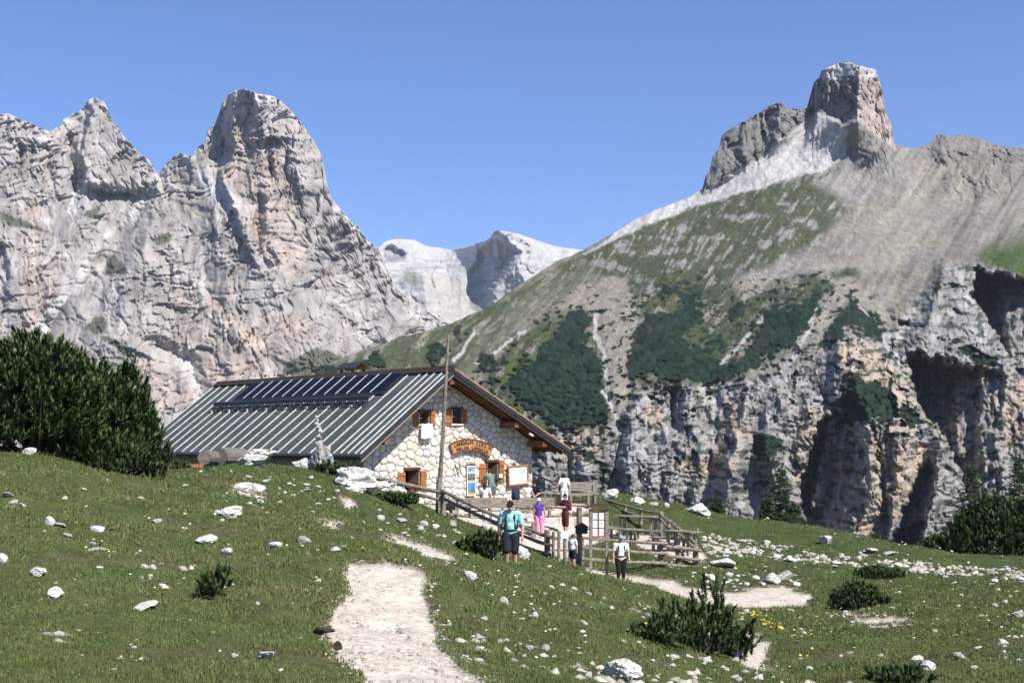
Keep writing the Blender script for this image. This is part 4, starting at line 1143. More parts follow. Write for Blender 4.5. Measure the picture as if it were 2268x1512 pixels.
MB().tube([sl(-2.30, 3.7, .12), sl(-2.30, 18.3, .12)], .05, 6).build('pipe', black_metal, guard)
for y in np.arange(4.2, 18.2, 1.9):
    MB().beam(sl(-2.47, y, .04), sl(-1.97, y, .28), .06, .08).build('bracket', black_metal, guard)
    MB().box(-2.38, -2.26, y + .5, y + .7, roof_z(-2.32) + .03, roof_z(-2.32) + .13).build('clamp', white_paint, guard)

# chimney with its own little roof, behind the ridge
ch = link('chimney', None, hut)
cx, cyy = .9, 9.3
MB().box(cx - .42, cx + .42, cyy - .62, cyy + .62, roof_z(cx) - .6, RIDGE_Z + .18).build('stack', stone_b, ch)
for dx in (-.34, .34):
    for dy in (-.5, .5):
        MB().box(cx + dx - .05, cx + dx + .05, cyy + dy - .05, cyy + dy + .05, RIDGE_Z + .18, RIDGE_Z + .40).build('post', iron, ch)
MB().prism([(cx - .55, cyy - .85, RIDGE_Z + .40), (cx, cyy - .85, RIDGE_Z + .72), (cx + .55, cyy - .85, RIDGE_Z + .40), (cx + .5, cyy - .85, RIDGE_Z + .36), (cx, cyy - .85, RIDGE_Z + .66), (cx - .5, cyy - .85, RIDGE_Z + .36)], (0, 1.7, 0)).build('cap', black_metal, ch)

# windows
def window(name, rect, shutters, pane_y=GY + .30, panes=True):
    xa, xb, za, zb = rect
    w = link(name, None, hut)
    m = MB()
    f = .07
    m.box(xa, xa + f, GY + .20, GY + .30, za, zb); m.box(xb - f, xb, GY + .20, GY + .30, za, zb)
    m.box(xa + f, xb - f, GY + .20, GY + .30, za, za + f); m.box(xa + f, xb - f, GY + .20, GY + .30, zb - f, zb)
    m.build('frame', wood_shutter, w)
    MB().box(xa - .05, xb + .05, GY - .06, GY + .20, zb, zb + .10).build('lintel', wood_dark, w)
    MB().box(xa - .06, xb + .06, GY - .07, GY + .18, za - .07, za).build('sill', stone_a, w)
    if panes:
        xm = xa + (xb - xa) * .42
        MB().box(xm - .02, xm + .02, GY + .26, GY + .30, za + f, zb - f).build('glazing_bar', white_paint, w)
        MB().box(xa + f, xb - f, GY + .262, GY + .298, (za + zb) / 2 - .02, (za + zb) / 2 + .02).build('glazing_bar', white_paint, w)
        MB().box(xa + f, xb - f, GY + .31, GY + .315, za + f, zb - f).build('pane', pane_mat, w)
    # a sash that stands open inwards against the reveal
    MB().hexa([(xb - .07, GY + .0, za + .05), (xb - .03, GY + .0, za + .05), (xb - .28, GY + .42, za + .05), (xb - .32, GY + .42, za + .05), (xb - .07, GY + .0, zb - .05), (xb - .03, GY + .0, zb - .05), (xb - .28, GY + .42, zb - .05), (xb - .32, GY + .42, zb - .05)]).build('open_sash', wood_dark, w)
    for sgn, wd, zlo, zhi, ang in shutters:
        h = link('shutter', None, w, (xa - .03 if sgn < 0 else xb + .03, GY - .04, 0), (0, 0, math.radians(ang) * sgn))
        nb = 3; bw = wd / nb
        for k in range(nb):
            MB().box(min(sgn * (k * bw + .006), sgn * ((k + 1) * bw - .006)), max(sgn * (k * bw + .006), sgn * ((k + 1) * bw - .006)), -.035 - .004 * (k % 2), 0, zlo, zhi - .015 * (k % 2)).build('board', wood_shutter, h)
        for zz in (zlo + .18 * (zhi - zlo), zhi - .2 * (zhi - zlo)):
            MB().box(min(sgn * .01, sgn * (wd - .01)), max(sgn * .01, sgn * (wd - .01)), -.066, -.0395, zz - .05, zz + .05).build('batten', wood_shutter, h)
    return w
def pxw(n): return n / FPX * 60 / cY
r = OPEN['upper_left']; window('window', r, [(-1, pxw(11), r[2] - .12, r[3] + .02, 12), (1, pxw(11), r[2] - .08, r[3] + .05, 10)], panes=True)
r = OPEN['upper_right']; window('window', r, [(-1, pxw(12), r[2] - .05, r[3] + .02, 14), (1, pxw(10), r[2] + .02, r[3] + .02, 16)], panes=True)
r = OPEN['lower_left']; window('window', r, [(-1, pxw(14), r[2] + .45, r[3] - .12, 8), (1, pxw(15), r[2] + .02, r[3] - .06, 12)], panes=False)
r = OPEN['lower_right']; window('window', r, [(-1, pxw(14), r[2] + .20, r[3] - .08, 10), (1, pxw(13), r[2] + .22, r[3] + .06, 8)], panes=True)

# things hung on the gable wall
def on_wall(u, v, y=0.0):
    x, z = wall_at(u, v, GY + y)
    return x, GY + y, z
FY = GY - .045      # just proud of the stones
def local_world(x, y, z):
    return Vector((HX + x * cY - y * sY, HY + x * sY + y * cY, z))

def wall_thing(name, label, cat, u, v, y=-.09):
    x, yy_, z = on_wall(u, v, y)
    return thing(name, label, cat, local_world(x, yy_, z), YAW)

def text_obj(name, body, size, mat, parent, loc, rot=(math.pi / 2, 0, 0), extrude=.006):
    cu = bpy.data.curves.new(name, 'FONT'); cu.body = body; cu.size = size; cu.align_x = 'CENTER'; cu.align_y = 'CENTER'; cu.extrude = extrude; cu.resolution_u = 2
    tmp = bpy.data.objects.new(name, cu); C.objects.link(tmp)
    dg = bpy.context.evaluated_depsgraph_get()
    me = bpy.data.meshes.new_from_object(tmp.evaluated_get(dg))
    bpy.data.objects.remove(tmp); me.materials.clear(); me.materials.append(mat)
    return link(name, me, parent, loc, rot)

# curved carved sign
sg = wall_thing('carved_sign', 'curved carved wooden sign with the hut name on the gable', 'sign', 1045, 984)
Rr, half, hgt = 2.9, .44, .58
def arc(r_, a): return (r_ * math.sin(a), 0, r_ * math.cos(a) - Rr - .02)
tilt = math.radians(4)
pts_o = [arc(Rr + hgt / 2, a) for a in np.linspace(-half, half, 17)]; pts_i = [arc(Rr - hgt / 2, a) for a in np.linspace(half, -half, 17)]
MB().prism(pts_o + pts_i, (0, .09, 0)).build('board', wood_sign, sg, (0, -.06, 0), (0, tilt, 0))
def rim(r0, r1):
    return MB().prism([arc(r0, a) for a in np.linspace(-half, half, 17)] + [arc(r1, a) for a in np.linspace(half, -half, 17)], (0, .02, 0))
rim(Rr + hgt / 2, Rr + hgt / 2 - .05).build('rim', wood_dark, sg, (0, -.081, 0), (0, tilt, 0))
rim(Rr - hgt / 2 + .05, Rr - hgt / 2).build('rim', wood_dark, sg, (0, -.081, 0), (0, tilt, 0))
letter = simple_mat('burnt_lettering', (.07, .022, .008), (.12, .04, .015), 8.0, .8)
def arc_text(body, r_, size, amax):
    n = len(body)
    for i, chh in enumerate(body):
        if chh == ' ': continue
        a = -amax + 2 * amax * i / (n - 1)
        p = arc(r_, a)
        ct, st_ = math.cos(tilt), math.sin(tilt)
        text_obj('letter', chh, size, letter, sg, (p[0] * ct + p[2] * st_, -.075, -p[0] * st_ + p[2] * ct), (math.pi / 2, a + tilt, 0), .012)
arc_text('LANGALM 2283 M', Rr + .10, .27, .37)
arc_text('MALGA LANGALM', Rr - .14, .22, .33)

# photo banner, map board, white cloth, iron brackets
bn = wall_thing('photo_banner', 'tall narrow banner with mountain photographs beside the open window', 'banner', 1044, 1064)
bw_, bh_ = pxw(19) / 2, 68 / FPX * 61 / 2
MB().box(-bw_, bw_, -.01, .03, -bh_, bh_).build('sheet', paper_white, bn)
blue_p = simple_mat('printed_blue_sky', (.03, .13, .45), (.09, .30, .75), 3.0, .6); teal_p = simple_mat('printed_dark_lake', (.03, .06, .10), (.35, .52, .60), 5.0, .6); dk_p = simple_mat('printed_dark_peak', (.03, .03, .035), (.25, .25, .27), 3.0, .6); yl_p = simple_mat('printed_yellow_meadow', (.35, .33, .05), (.60, .55, .15), 4.0, .6)
for z0, z1, mt in ((.52, .86, teal_p), (.02, .46, dk_p), (-.10, .0, yl_p), (-.55, -.12, blue_p), (-.72, -.56, dk_p), (-.86, -.73, yl_p)):
    MB().box(-bw_ + .03, bw_ - .03, -.018, -.0105, z0 * bh_ / .92, z1 * bh_ / .92).build('print', mt, bn)
MB().box(-bw_ - .03, bw_ + .03, -.02, .05, bh_, bh_ + .06).build('rod', wood_dark, bn)
mpb = wall_thing('map_board', 'framed pale blue hiking map on the right end of the gable', 'map board', 1147, 1052, -.13)
mw, mh = pxw(42) / 2, 38 / FPX * 63 / 2
map_mat, nt_, b_ = new_mat('printed_trail_map')
f_ = noise_tex(nt_, 6.0, 5, .6)
nt_.links.new(ramp(nt_, f_, [(.40, (.42, .62, .62)), (.5, (.66, .80, .78)), (.56, (.72, .84, .80)), (.64, (.45, .66, .80))]), b_.inputs['Base Color']); b_.inputs['Roughness'].default_value = .4
tl = math.radians(-3.0)
fr = MB()
fr.box(-mw - .08, mw + .08, -.05, .05, -mh - .08, -mh); fr.box(-mw - .08, mw + .08, -.05, .05, mh, mh + .08); fr.box(-mw - .08, -mw, -.05, .05, -mh, mh); fr.box(mw, mw + .08, -.05, .05, -mh, mh)
fr.build('frame', wood_shutter, mpb, None, (0, tl, 0))
MB().box(-mw, mw, -.01, .03, -mh, mh).build('sheet', paper_white, mpb, None, (0, tl, 0))
MB().box(-mw + .05, mw - .05, -.018, -.0105, -mh + .05, mh - .05).build('map', map_mat, mpb, None, (0, tl, 0))
MB().box(mw * .35, mw - .10, -.024, -.0185, mh * .25, mh - .1).build('inset_map', simple_mat('printed_blue_inset', (.25, .48, .66), (.40, .62, .74), 9, .5), mpb, None, (0, tl, 0))
cl_ = wall_thing('bedding', 'white bedding hung out over the sill of the upper left window', 'bedding', 943, 955, -.12)
cw_, chh_ = pxw(24) / 2, 33 / FPX * 60 / 2
nx_, nz_ = 13, 13
vv = []
for i in range(nz_):
    for k in range(nx_):
        a = k / (nx_ - 1) * 2 - 1; b = i / (nz_ - 1) * 2 - 1
        vv.append((a * cw_ * (1 - .06 * (b > .6)), -.03 - .05 * math.cos(b * 1.3) - .018 * math.sin(a * 7 + b * 2), b * chh_ + .05 * a * cw_ + .02 * math.sin(a * 5)))
me = np_mesh('sheet', np.array(vv), grid_faces(nz_, nx_), simple_mat('white_cotton', (.74, .73, .70), (.82, .81, .79), 2.0, .9), None, True)
o = link('sheet', me, cl_); sm = o.modifiers.new('solid', 'SOLIDIFY'); sm.thickness = .05
br = wall_thing('iron_brackets', 'pair of small dark iron tools hung left of the banner', 'tool', 1012, 1038)
for dx in (-.12, .1):
    MB().tube([(dx, -.02, .22), (dx + .06, -.04, 0), (dx + .14, -.02, -.25)], .022, 6).build('bar', iron, br)
nt_paper = wall_thing('notice', 'small white paper notice pinned on the lower right shutter', 'notice', 1109, 1053, -.16)
MB().box(-.11, .11, -.006, .002, -.09, .09).build('sheet', paper_white, nt_paper)
# ---------------------------------------------------------------- fences, posts, boards, benches
def on_ground(u, d):
    x = (u - U0) / FPX * d
    return Vector((x, d, gz(x, d)))

def log_post(parent, u, vtop, d, r=.075, name='post', lean=(0, 0), mat=None):
    """post from the ground up to a photo row"""
    b = on_ground(u, d); t = P(u, vtop, d)
    top = max(t.z, b.z + .25)
    b0 = Vector((b.x, b.y, b.z - .25)); t0 = Vector((b.x + lean[0], b.y + lean[1], top))
    mid = (b0 + t0) / 2 + Vector((random.uniform(-.01, .01), 0, 0))
    return MB().tube([b0, mid, t0 - Vector((0, 0, .03)), t0], [r * 1.05, r, r * .95, r * .7], 9, True, .04).build(name, mat or wood_log, parent, smooth_shade=False)

def rail(parent, a, b, r=.05, over=.12, mat=None, name='rail'):
    a = Vector(a); b = Vector(b); d = (b - a).normalized()
    a = a - d * over; b = b + d * over
    n = 5; pts = []
    for k in range(n):
        p = a.lerp(b, k / (n - 1)); s = 0 if k in (0, n - 1) else .018
        pts.append(p + Vector((random.uniform(-s, s), random.uniform(-s, s), random.uniform(-s, s) - (.02 if 0 < k < n - 1 else 0))))
    return MB().tube(pts, [r * random.uniform(.85, 1.1) for _ in pts], 8, True, .03).build(name, mat or wood_log, parent)

random.seed(21)
# handrail fence that comes down from the boulders past the flagpole to the gate
f1 = thing('rail_fence', 'sloping log handrail fence running down from the boulders past the flagpole', 'fence')
for u, v, d, r_ in ((800, 1042, 47.5, .07), (982, 1083, 47.0, .10), (1108, 1140, 44.0, .09), (1212, 1172, 41.5, .10)):
    log_post(f1, u, v, d, r_)
rail(f1, P(795, 1047, 47.3), P(978, 1090, 46.9), .085); rail(f1, P(905, 1088, 47.2), P(976, 1106, 46.9), .06)
rail(f1, P(980, 1086, 46.85), P(1106, 1145, 43.85), .065); rail(f1, P(980, 1102, 46.85), P(1106, 1160, 43.85), .065)
rail(f1, P(1110, 1148, 43.8), P(1226, 1190, 41.2), .06); rail(f1, P(1110, 1168, 43.8), P(1216, 1206, 41.3), .06); rail(f1, P(1110, 1190, 43.8), P(1214, 1226, 41.3), .06)
# flagpole
pole = thing('flagpole', 'tall bare wooden flagpole standing in front of the gable', 'pole', on_ground(973, 47.6))
o_ = pole.location
tp_ = P(993, 742, 47.6); bt_ = P(973, 1112, 47.6)
MB().tube([Vector((0, 0, -.5)), (bt_ - o_) + Vector((0, 0, .3)), (tp_ - o_).lerp(bt_ - o_, .5), tp_ - o_], [.115, .105, .075, .045], 10, True, .03).build('shaft', wood_log, pole)
MB().tube([(bt_ - o_) + Vector((-.02, -.12, -.4)), (bt_ - o_) + Vector((-.0, -.13, .9))], [.12, .10], 9).build('footing_post', wood_log, pole)
# pickets of the gate
gt = thing('picket_gate', 'short row of upright wooden pickets at the foot of the handrail', 'gate')
for u, v, d, r_ in ((1226, 1176, 41.0, .05), (1238, 1175, 41.2, .05), (1262, 1185, 42.0, .035), (1272, 1181, 42.3, .045)):
    log_post(gt, u, v, d, r_, 'picket')
rail(gt, P(1222, 1192, 41.0), P(1275, 1186, 42.3), .03, .02); rail(gt, P(1222, 1218, 41.0), P(1275, 1214, 42.3), .03, .02)
# sign post with white paper
sp = thing('notice_post', 'wooden post with a blank white sheet of paper', 'sign', on_ground(1251, 40.5))
o_ = sp.location
t_p = P(1251, 1176, 40.5) - o_
MB().tube([(0, 0, -.2), (0, 0, t_p.z)], [.06, .055], 9, True, .03).build('post', wood_log, sp)
MB().box(-.11, .11, -.075, -.068, t_p.z - .22, t_p.z + .02).build('sheet', paper_white, sp)
# post with the dark letter box
mp_ = thing('letter_box', 'dark letter box fixed to a tall grey post', 'letter box', on_ground(1283, 44.0))
o_ = mp_.location
zt = P(1283, 1122, 44.0).z - o_.z
MB().tube([(0, 0, -.2), (0, 0, zt * .5), (0, 0, zt - .05), (0, 0, zt)], [.11, .10, .10, .07], 9, True, .03).build('post', wood_log, mp_)
zb_ = P(1288, 1180, 44).z - o_.z
MB().prism([(-.14, -.32, zb_), (.26, -.32, zb_), (.26, -.32, zb_ + .22), (.06, -.32, zb_ + .34), (-.14, -.32, zb_ + .22)], (0, .2, 0)).build('box', iron, mp_)
MB().prism([(-.18, -.36, zb_ + .20), (.06, -.36, zb_ + .345), (.30, -.36, zb_ + .20), (.30, -.36, zb_ + .23), (.06, -.36, zb_ + .38), (-.18, -.36, zb_ + .23)], (0, .28, 0)).build('lid', black_metal, mp_)
# notice board with glazed frame and little roof
nb = thing('notice_board', 'wooden notice board with a small roof and six white sheets in a glazed frame', 'notice board', on_ground(1325, 43.0))
o_ = nb.location
rel = lambda u, v, d=43.0: P(u, v, d) - o_
for u in (1308, 1344):
    a = rel(u, 1127); MB().box(a.x - .05, a.x + .05, -.05, .05, -.3, a.z).build('post', wood_old, nb, bevel=.01)
a = rel(1311, 1190); b = rel(1341, 1129)
MB().box(a.x, b.x, .0, .04, a.z, b.z).build('back_board', wood_shutter, nb)
for x0, x1, z0, z1 in ((a.x, b.x, b.z - .04, b.z), (a.x, b.x, a.z, a.z + .04), (a.x, a.x + .022, a.z + .04, b.z - .04), (b.x - .022, b.x, a.z + .04, b.z - .04), ((a.x + b.x) / 2 - .01, (a.x + b.x) / 2 + .01, a.z + .04, b.z - .04)):
    MB().box(x0, x1, -.045, -.002, z0, z1).build('frame', wood_shutter, nb)
blue_s = simple_mat('printed_pale_blue', (.45, .58, .68), (.75, .80, .82), 9.0, .6)
for k in range(3):
    for j in range(2):
        xa = a.x + .026 + j * ((b.x - a.x) / 2 - .012); xb = xa + (b.x - a.x) / 2 - .044
        za = a.z + .055 + k * (b.z - a.z - .09) / 3; zb = za + (b.z - a.z - .09) / 3 - .035
        MB().box(xa, xb, -.012, -.003, za, zb).build('sheet', blue_s if (k, j) in ((2, 0), (0, 1)) else paper_white, nb)
t = rel(1325, 1124)
MB().prism([(a.x - .22, -.16, t.z - .02), (t.x, -.16, t.z + .10), (b.x + .25, -.16, t.z + .04), (b.x + .25, -.16, t.z + .09), (t.x, -.16, t.z + .16), (a.x - .22, -.16, t.z + .04)], (0, .36, 0)).build('roof', wood_dark, nb)
MB().box(a.x - .05, b.x + .05, -.06, .06, a.z - .10, a.z - .02).build('sill', wood_old, nb)

# rail fence across the front of the lower terrace
f2 = thing('rail_fence', 'three-rail log fence running right from the notice board', 'fence')
for u, v, d, r_ in ((1290, 1186, 44.3, .06), (1463, 1193, 46.5, .10)):
    log_post(f2, u, v, d, r_)
for va, vb in ((1189, 1203), (1212, 1225), (1237, 1247)):
    rail(f2, P(1286, va, 44.2), P(1472, vb, 46.3), .055)
f3 = thing('rail_fence', 'short corner section of log fence at the lowest corner of the terrace', 'fence')
for u, v, d, r_ in ((1502, 1206, 47.3, .11), (1541, 1208, 48.0, .11)):
    log_post(f3, u, v, d, r_)
for va, vb in ((1207, 1218), (1226, 1239), (1248, 1256)):
    rail(f3, P(1464, va, 46.4), P(1546, vb, 47.8), .065)
f4 = thing('rail_fence', 'weathered log fence climbing from the terrace corner back toward the hut', 'fence')
pl = [(1541, 1200, 48.2), (1524, 1180, 50.5), (1501, 1163, 53.0), (1479, 1148, 55.0), (1462, 1132, 57.0), (1420, 1125, 60.0), (1383, 1115, 63.0), (1341, 1102, 66.0), (1302, 1088, 68.0)]
for u, v, d in pl[1:]:
    log_post(f4, u, v, d, .10 if u > 1450 else .085, lean=(random.uniform(-.08, .08), 0))
for (u, v, d), (u2, v2, d2) in zip(pl[:-1], pl[1:]):
    rail(f4, P(u, v + 4, d), P(u2, v2 + 4, d2), .06, .1); rail(f4, P(u, v + 18, d), P(u2, v2 + 17, d2), .055, .1)
f5 = thing('rail_fence', 'low rail fence at the back of the upper terrace beside the gable', 'fence')
for u, v, d in ((1205, 1062, 66.0), (1262, 1078, 66.5), (1300, 1088, 67.5)):
    log_post(f5, u, v, d, .06)
rail(f5, P(1190, 1052, 65.8), P(1262, 1082, 66.5), .05); rail(f5, P(1262, 1082, 66.5), P(1302, 1090, 67.6), .05); rail(f5, P(1195, 1078, 65.8), P(1300, 1104, 67.5), .045)

# furniture
def plank_table(name, label, u, d, rz, L=2.0, W=.8, H=.75, dz=0.0, group=None):
    p = on_ground(u, d)
    t = thing(name, label, 'table', p + Vector((0, 0, dz)), rz, group)
    n = 4
    for k in range(n):
        y = -W / 2 + W * (k + .5) / n
        MB().box(-L / 2 + random.uniform(-.02, .02), L / 2, y - W / n / 2 + .008, y + W / n / 2 - .008, H - .045, H + random.uniform(-.004, .004)).build('plank', wood_old, t)
    for sx in (-1, 1):
        for sy in (-1, 1):
            MB().box(sx * (L / 2 - .25) - .045, sx * (L / 2 - .25) + .045, sy * (W / 2 - .14) - .045, sy * (W / 2 - .14) + .045, -.3, H - .05).build('leg', wood_old, t)
        MB().box(sx * (L / 2 - .25) - .03, sx * (L / 2 - .25) + .03, -W / 2 + .06, W / 2 - .06, H - .15, H - .052).build('crossbar', wood_old, t)
    return t

def bench(label, u, d, rz, L=1.9, back=True, H=.45, dz=0.0, group=None):
    p = on_ground(u, d)
    t = thing('bench', label, 'bench', p + Vector((0, 0, dz)), rz, group)
    for k in range(2):
        MB().box(-L / 2, L / 2, -.2 + k * .2 + .006, k * .2 - .006, H - .05, H).build('seat_plank', wood_old, t)
    for sx in (-1, 1):
        MB().box(sx * (L / 2 - .2) - .05, sx * (L / 2 - .2) + .05, -.18, -.10, -.3, H - .052).build('leg', wood_old, t)
        MB().box(sx * (L / 2 - .2) - .05, sx * (L / 2 - .2) + .05, .13, .20, -.3, (H + .42) if back else H - .052).build('leg', wood_old, t)
    if back:
        for k in range(3):
            MB().box(-L / 2, L / 2, .203, .238, H + .10 + k * .15, H + .235 + k * .15).build('back_plank', wood_old, t)
    return t
A1 = YAW
bench('long bench with three plank back seen from behind, below the banner', 1076, 54.0, math.radians(4) + math.pi, 1.75)
bench('slatted bench right of the white capped woman, backing the table', 1180, 58.6, math.radians(6) + math.pi, 1.9)
plank_table('table', 'grey plank table right behind the man in turquoise', 1158, 56.4, math.radians(8), 1.7, .8)
bench('low backless bench beside the grey plank table', 1150, 55.2, math.radians(8), 1.6, False)
plank_table('table', 'plank table partly hidden by the handrail and the long bench', 1050, 55.4, math.radians(5), 1.9, .75)
bench('low backless bench under the handrail', 1036, 53.6, math.radians(6), 1.7, False)
plank_table('table', 'plank table on the upper terrace in front of the boy in white', 1215, 61.5, math.radians(10), 1.9, .8)
bench('backless bench on the upper terrace behind the boy in white', 1270, 62.0, math.radians(12), 1.8, False, .5)
bench('bench at the right end of the upper terrace', 1290, 63.5, math.radians(10), 1.6, True)
plank_table('table', 'long weathered table along the climbing fence on the slope', 1412, 57.2, math.radians(-32), 2.0, .75, dz=.05)
bench('backless bench left of the long weathered table on the slope', 1380, 56.0, math.radians(-32), 1.7, False)
bench('backless bench below the long weathered table on the slope', 1425, 55.0, math.radians(-35), 1.8, False)
bench('dark leaning bench planks inside the lowest fence corner', 1480, 51.2, math.radians(-48), 1.7, False)
plank_table('table', 'small table close to the lowest fence corner', 1510, 50.6, math.radians(-48), 1.5, .7)

# pale stone step in front of the upper terrace
stp = thing('terrace_step', 'flat grey stone edge of the upper terrace beside the walker with the red backpack', 'step', on_ground(1258, 58.8), math.radians(8))
for k in range(5):
    MB().box(-1.9 + k * .72, -1.9 + k * .72 + .70, -.35, .40, -.35, .13 + .01 * (k % 2)).build('slab', stone_b, stp, bevel=.02)

# firewood logs by the eave, plank and pipe
for k, (u, v, d, L, r_, lab) in enumerate(((466, 1014, 47.0, .9, .27, 'left thick weathered log lying by the eave'), (514, 1011, 47.6, 1.1, .32, 'right thick weathered log lying by the eave'))):
    p = P(u, v, d)
    t = thing('log', lab, 'log', p, math.radians((72, 58)[k]))
    MB().tube([(-L / 2, 0, 0), (-L / 4, 0, .01), (L / 4, 0, -.01), (L / 2, 0, 0)], [r_, r_ * 1.03, r_, r_ * .97], 14, True, .03).build('trunk', simple_mat('sawn_log_bark', (.08, .07, .06), (.22, .195, .17), 6, .9, .6, .03, 6, (6, 1, 1)), t)
    MB().tube([(-L / 2 - .012, 0, 0), (-L / 2 - .001, 0, 0)], r_ * .9, 14).build('cut_end', wood_old, t)
bd = thing('timber_beam', 'reddish timber beam lying under the left end of the eave', 'timber', P(408, 1031, 45.0), math.radians(10))
MB().box(-.65, .65, -.07, .07, -.06, .06).build('beam', wood_shutter, bd)
# ---------------------------------------------------------------- people
skin = simple_mat('tanned_skin', (.44, .245, .165), (.56, .33, .23), 4.0, .6)
skin_red = simple_mat('reddened_skin', (.42, .20, .14), (.52, .27, .19), 4.0, .6)
def cloth(name, c, var=.18):
    return simple_mat(name, tuple(x * (1 - var) for x in c), tuple(min(1, x * (1 + var)) for x in c), 9.0, .9, .35, .01, 4)
M_ = {k: cloth(k, c) for k, c in dict(turquoise_shirt=(.30, .62, .60), navy_shorts=(.018, .02, .03), purple_top=(.11, .045, .34), pink_leggings=(.78, .24, .45), white_cotton_shirt=(.76, .75, .72), cream_top=(.74, .72, .64), black_cloth=(.012, .012, .014), dark_red_shorts=(.10, .022, .02), navy_shirt=(.02, .024, .045), red_pack=(.20, .02, .025), green_shirt=(.11, .20, .17), grey_shorts=(.12, .12, .13), white_cap=(.80, .80, .78), blue_cap=(.20, .27, .42), dark_blue=(.02, .03, .07), brown_hair=(.05, .026, .014), grey_shirt=(.52, .53, .53), print_white=(.70, .74, .74), tan_hat=(.48, .40, .30), light_blue_print=(.25, .50, .66)).items()}
shoe_dark = cloth('dark_shoe', (.03, .028, .026)); shoe_white = cloth('white_shoe', (.70, .70, .70)); sole = cloth('shoe_sole', (.25, .24, .22))

def capsule(bm, a, b, ra, rb, n=10, rings=3, sq=1.0):
    """closed tapered limb between two joints; sq squashes it front to back"""
    a = Vector(a); b = Vector(b); d = b - a; L = d.length
    if L < 1e-5: d = Vector((0, 0, 1)); L = 1e-5
    d.normalize()
    s = d.cross(Vector((0, 1, 0)))
    if s.length < .05: s = d.cross(Vector((1, 0, 0)))
    s.normalize(); f = d.cross(s)
    prof = [(-math.sin(t) * ra, math.cos(t) * ra) for t in np.linspace(math.pi / 2 * .96, 0, rings + 1)] + [(L + math.sin(t) * rb, math.cos(t) * rb) for t in np.linspace(0, math.pi / 2 * .96, rings + 1)]
    vr = []
    for z, r_ in prof:
        ring = []
        for k in range(n):
            t = 2 * math.pi * k / n
            o = s * (r_ * math.cos(t)) + f * (r_ * math.sin(t))
            o.y *= sq
            ring.append(bm.verts.new(a + d * z + o))
        vr.append(ring)
    for i in range(len(vr) - 1):
        for k in range(n):
            bm.faces.new((vr[i][k], vr[i][(k + 1) % n], vr[i + 1][(k + 1) % n], vr[i + 1][k]))
    bm.faces.new(list(reversed(vr[0]))); bm.faces.new(vr[-1])

def skin_mesh(name, parts, mat, parent, voxel=.014, smooth_it=4):
    """limbs grown into one continuous surface"""
    bm = bmesh.new()
    for p in parts: capsule(bm, *p)
    bmesh.ops.recalc_face_normals(bm, faces=bm.faces)
    me = bpy.data.meshes.new(name); bm.to_mesh(me); bm.free()
    tmp = bpy.data.objects.new(name, me); C.objects.link(tmp)
    r_ = tmp.modifiers.new('remesh', 'REMESH'); r_.mode = 'VOXEL'; r_.voxel_size = voxel; r_.use_smooth_shade = True
    s_ = tmp.modifiers.new('smooth', 'SMOOTH'); s_.iterations = smooth_it; s_.factor = .5
    dg = bpy.context.evaluated_depsgraph_get()
    out = bpy.data.meshes.new_from_object(tmp.evaluated_get(dg))
    bpy.data.objects.remove(tmp); bpy.data.meshes.remove(me)
    out.materials.clear(); out.materials.append(mat)
    return link(name, out, parent)

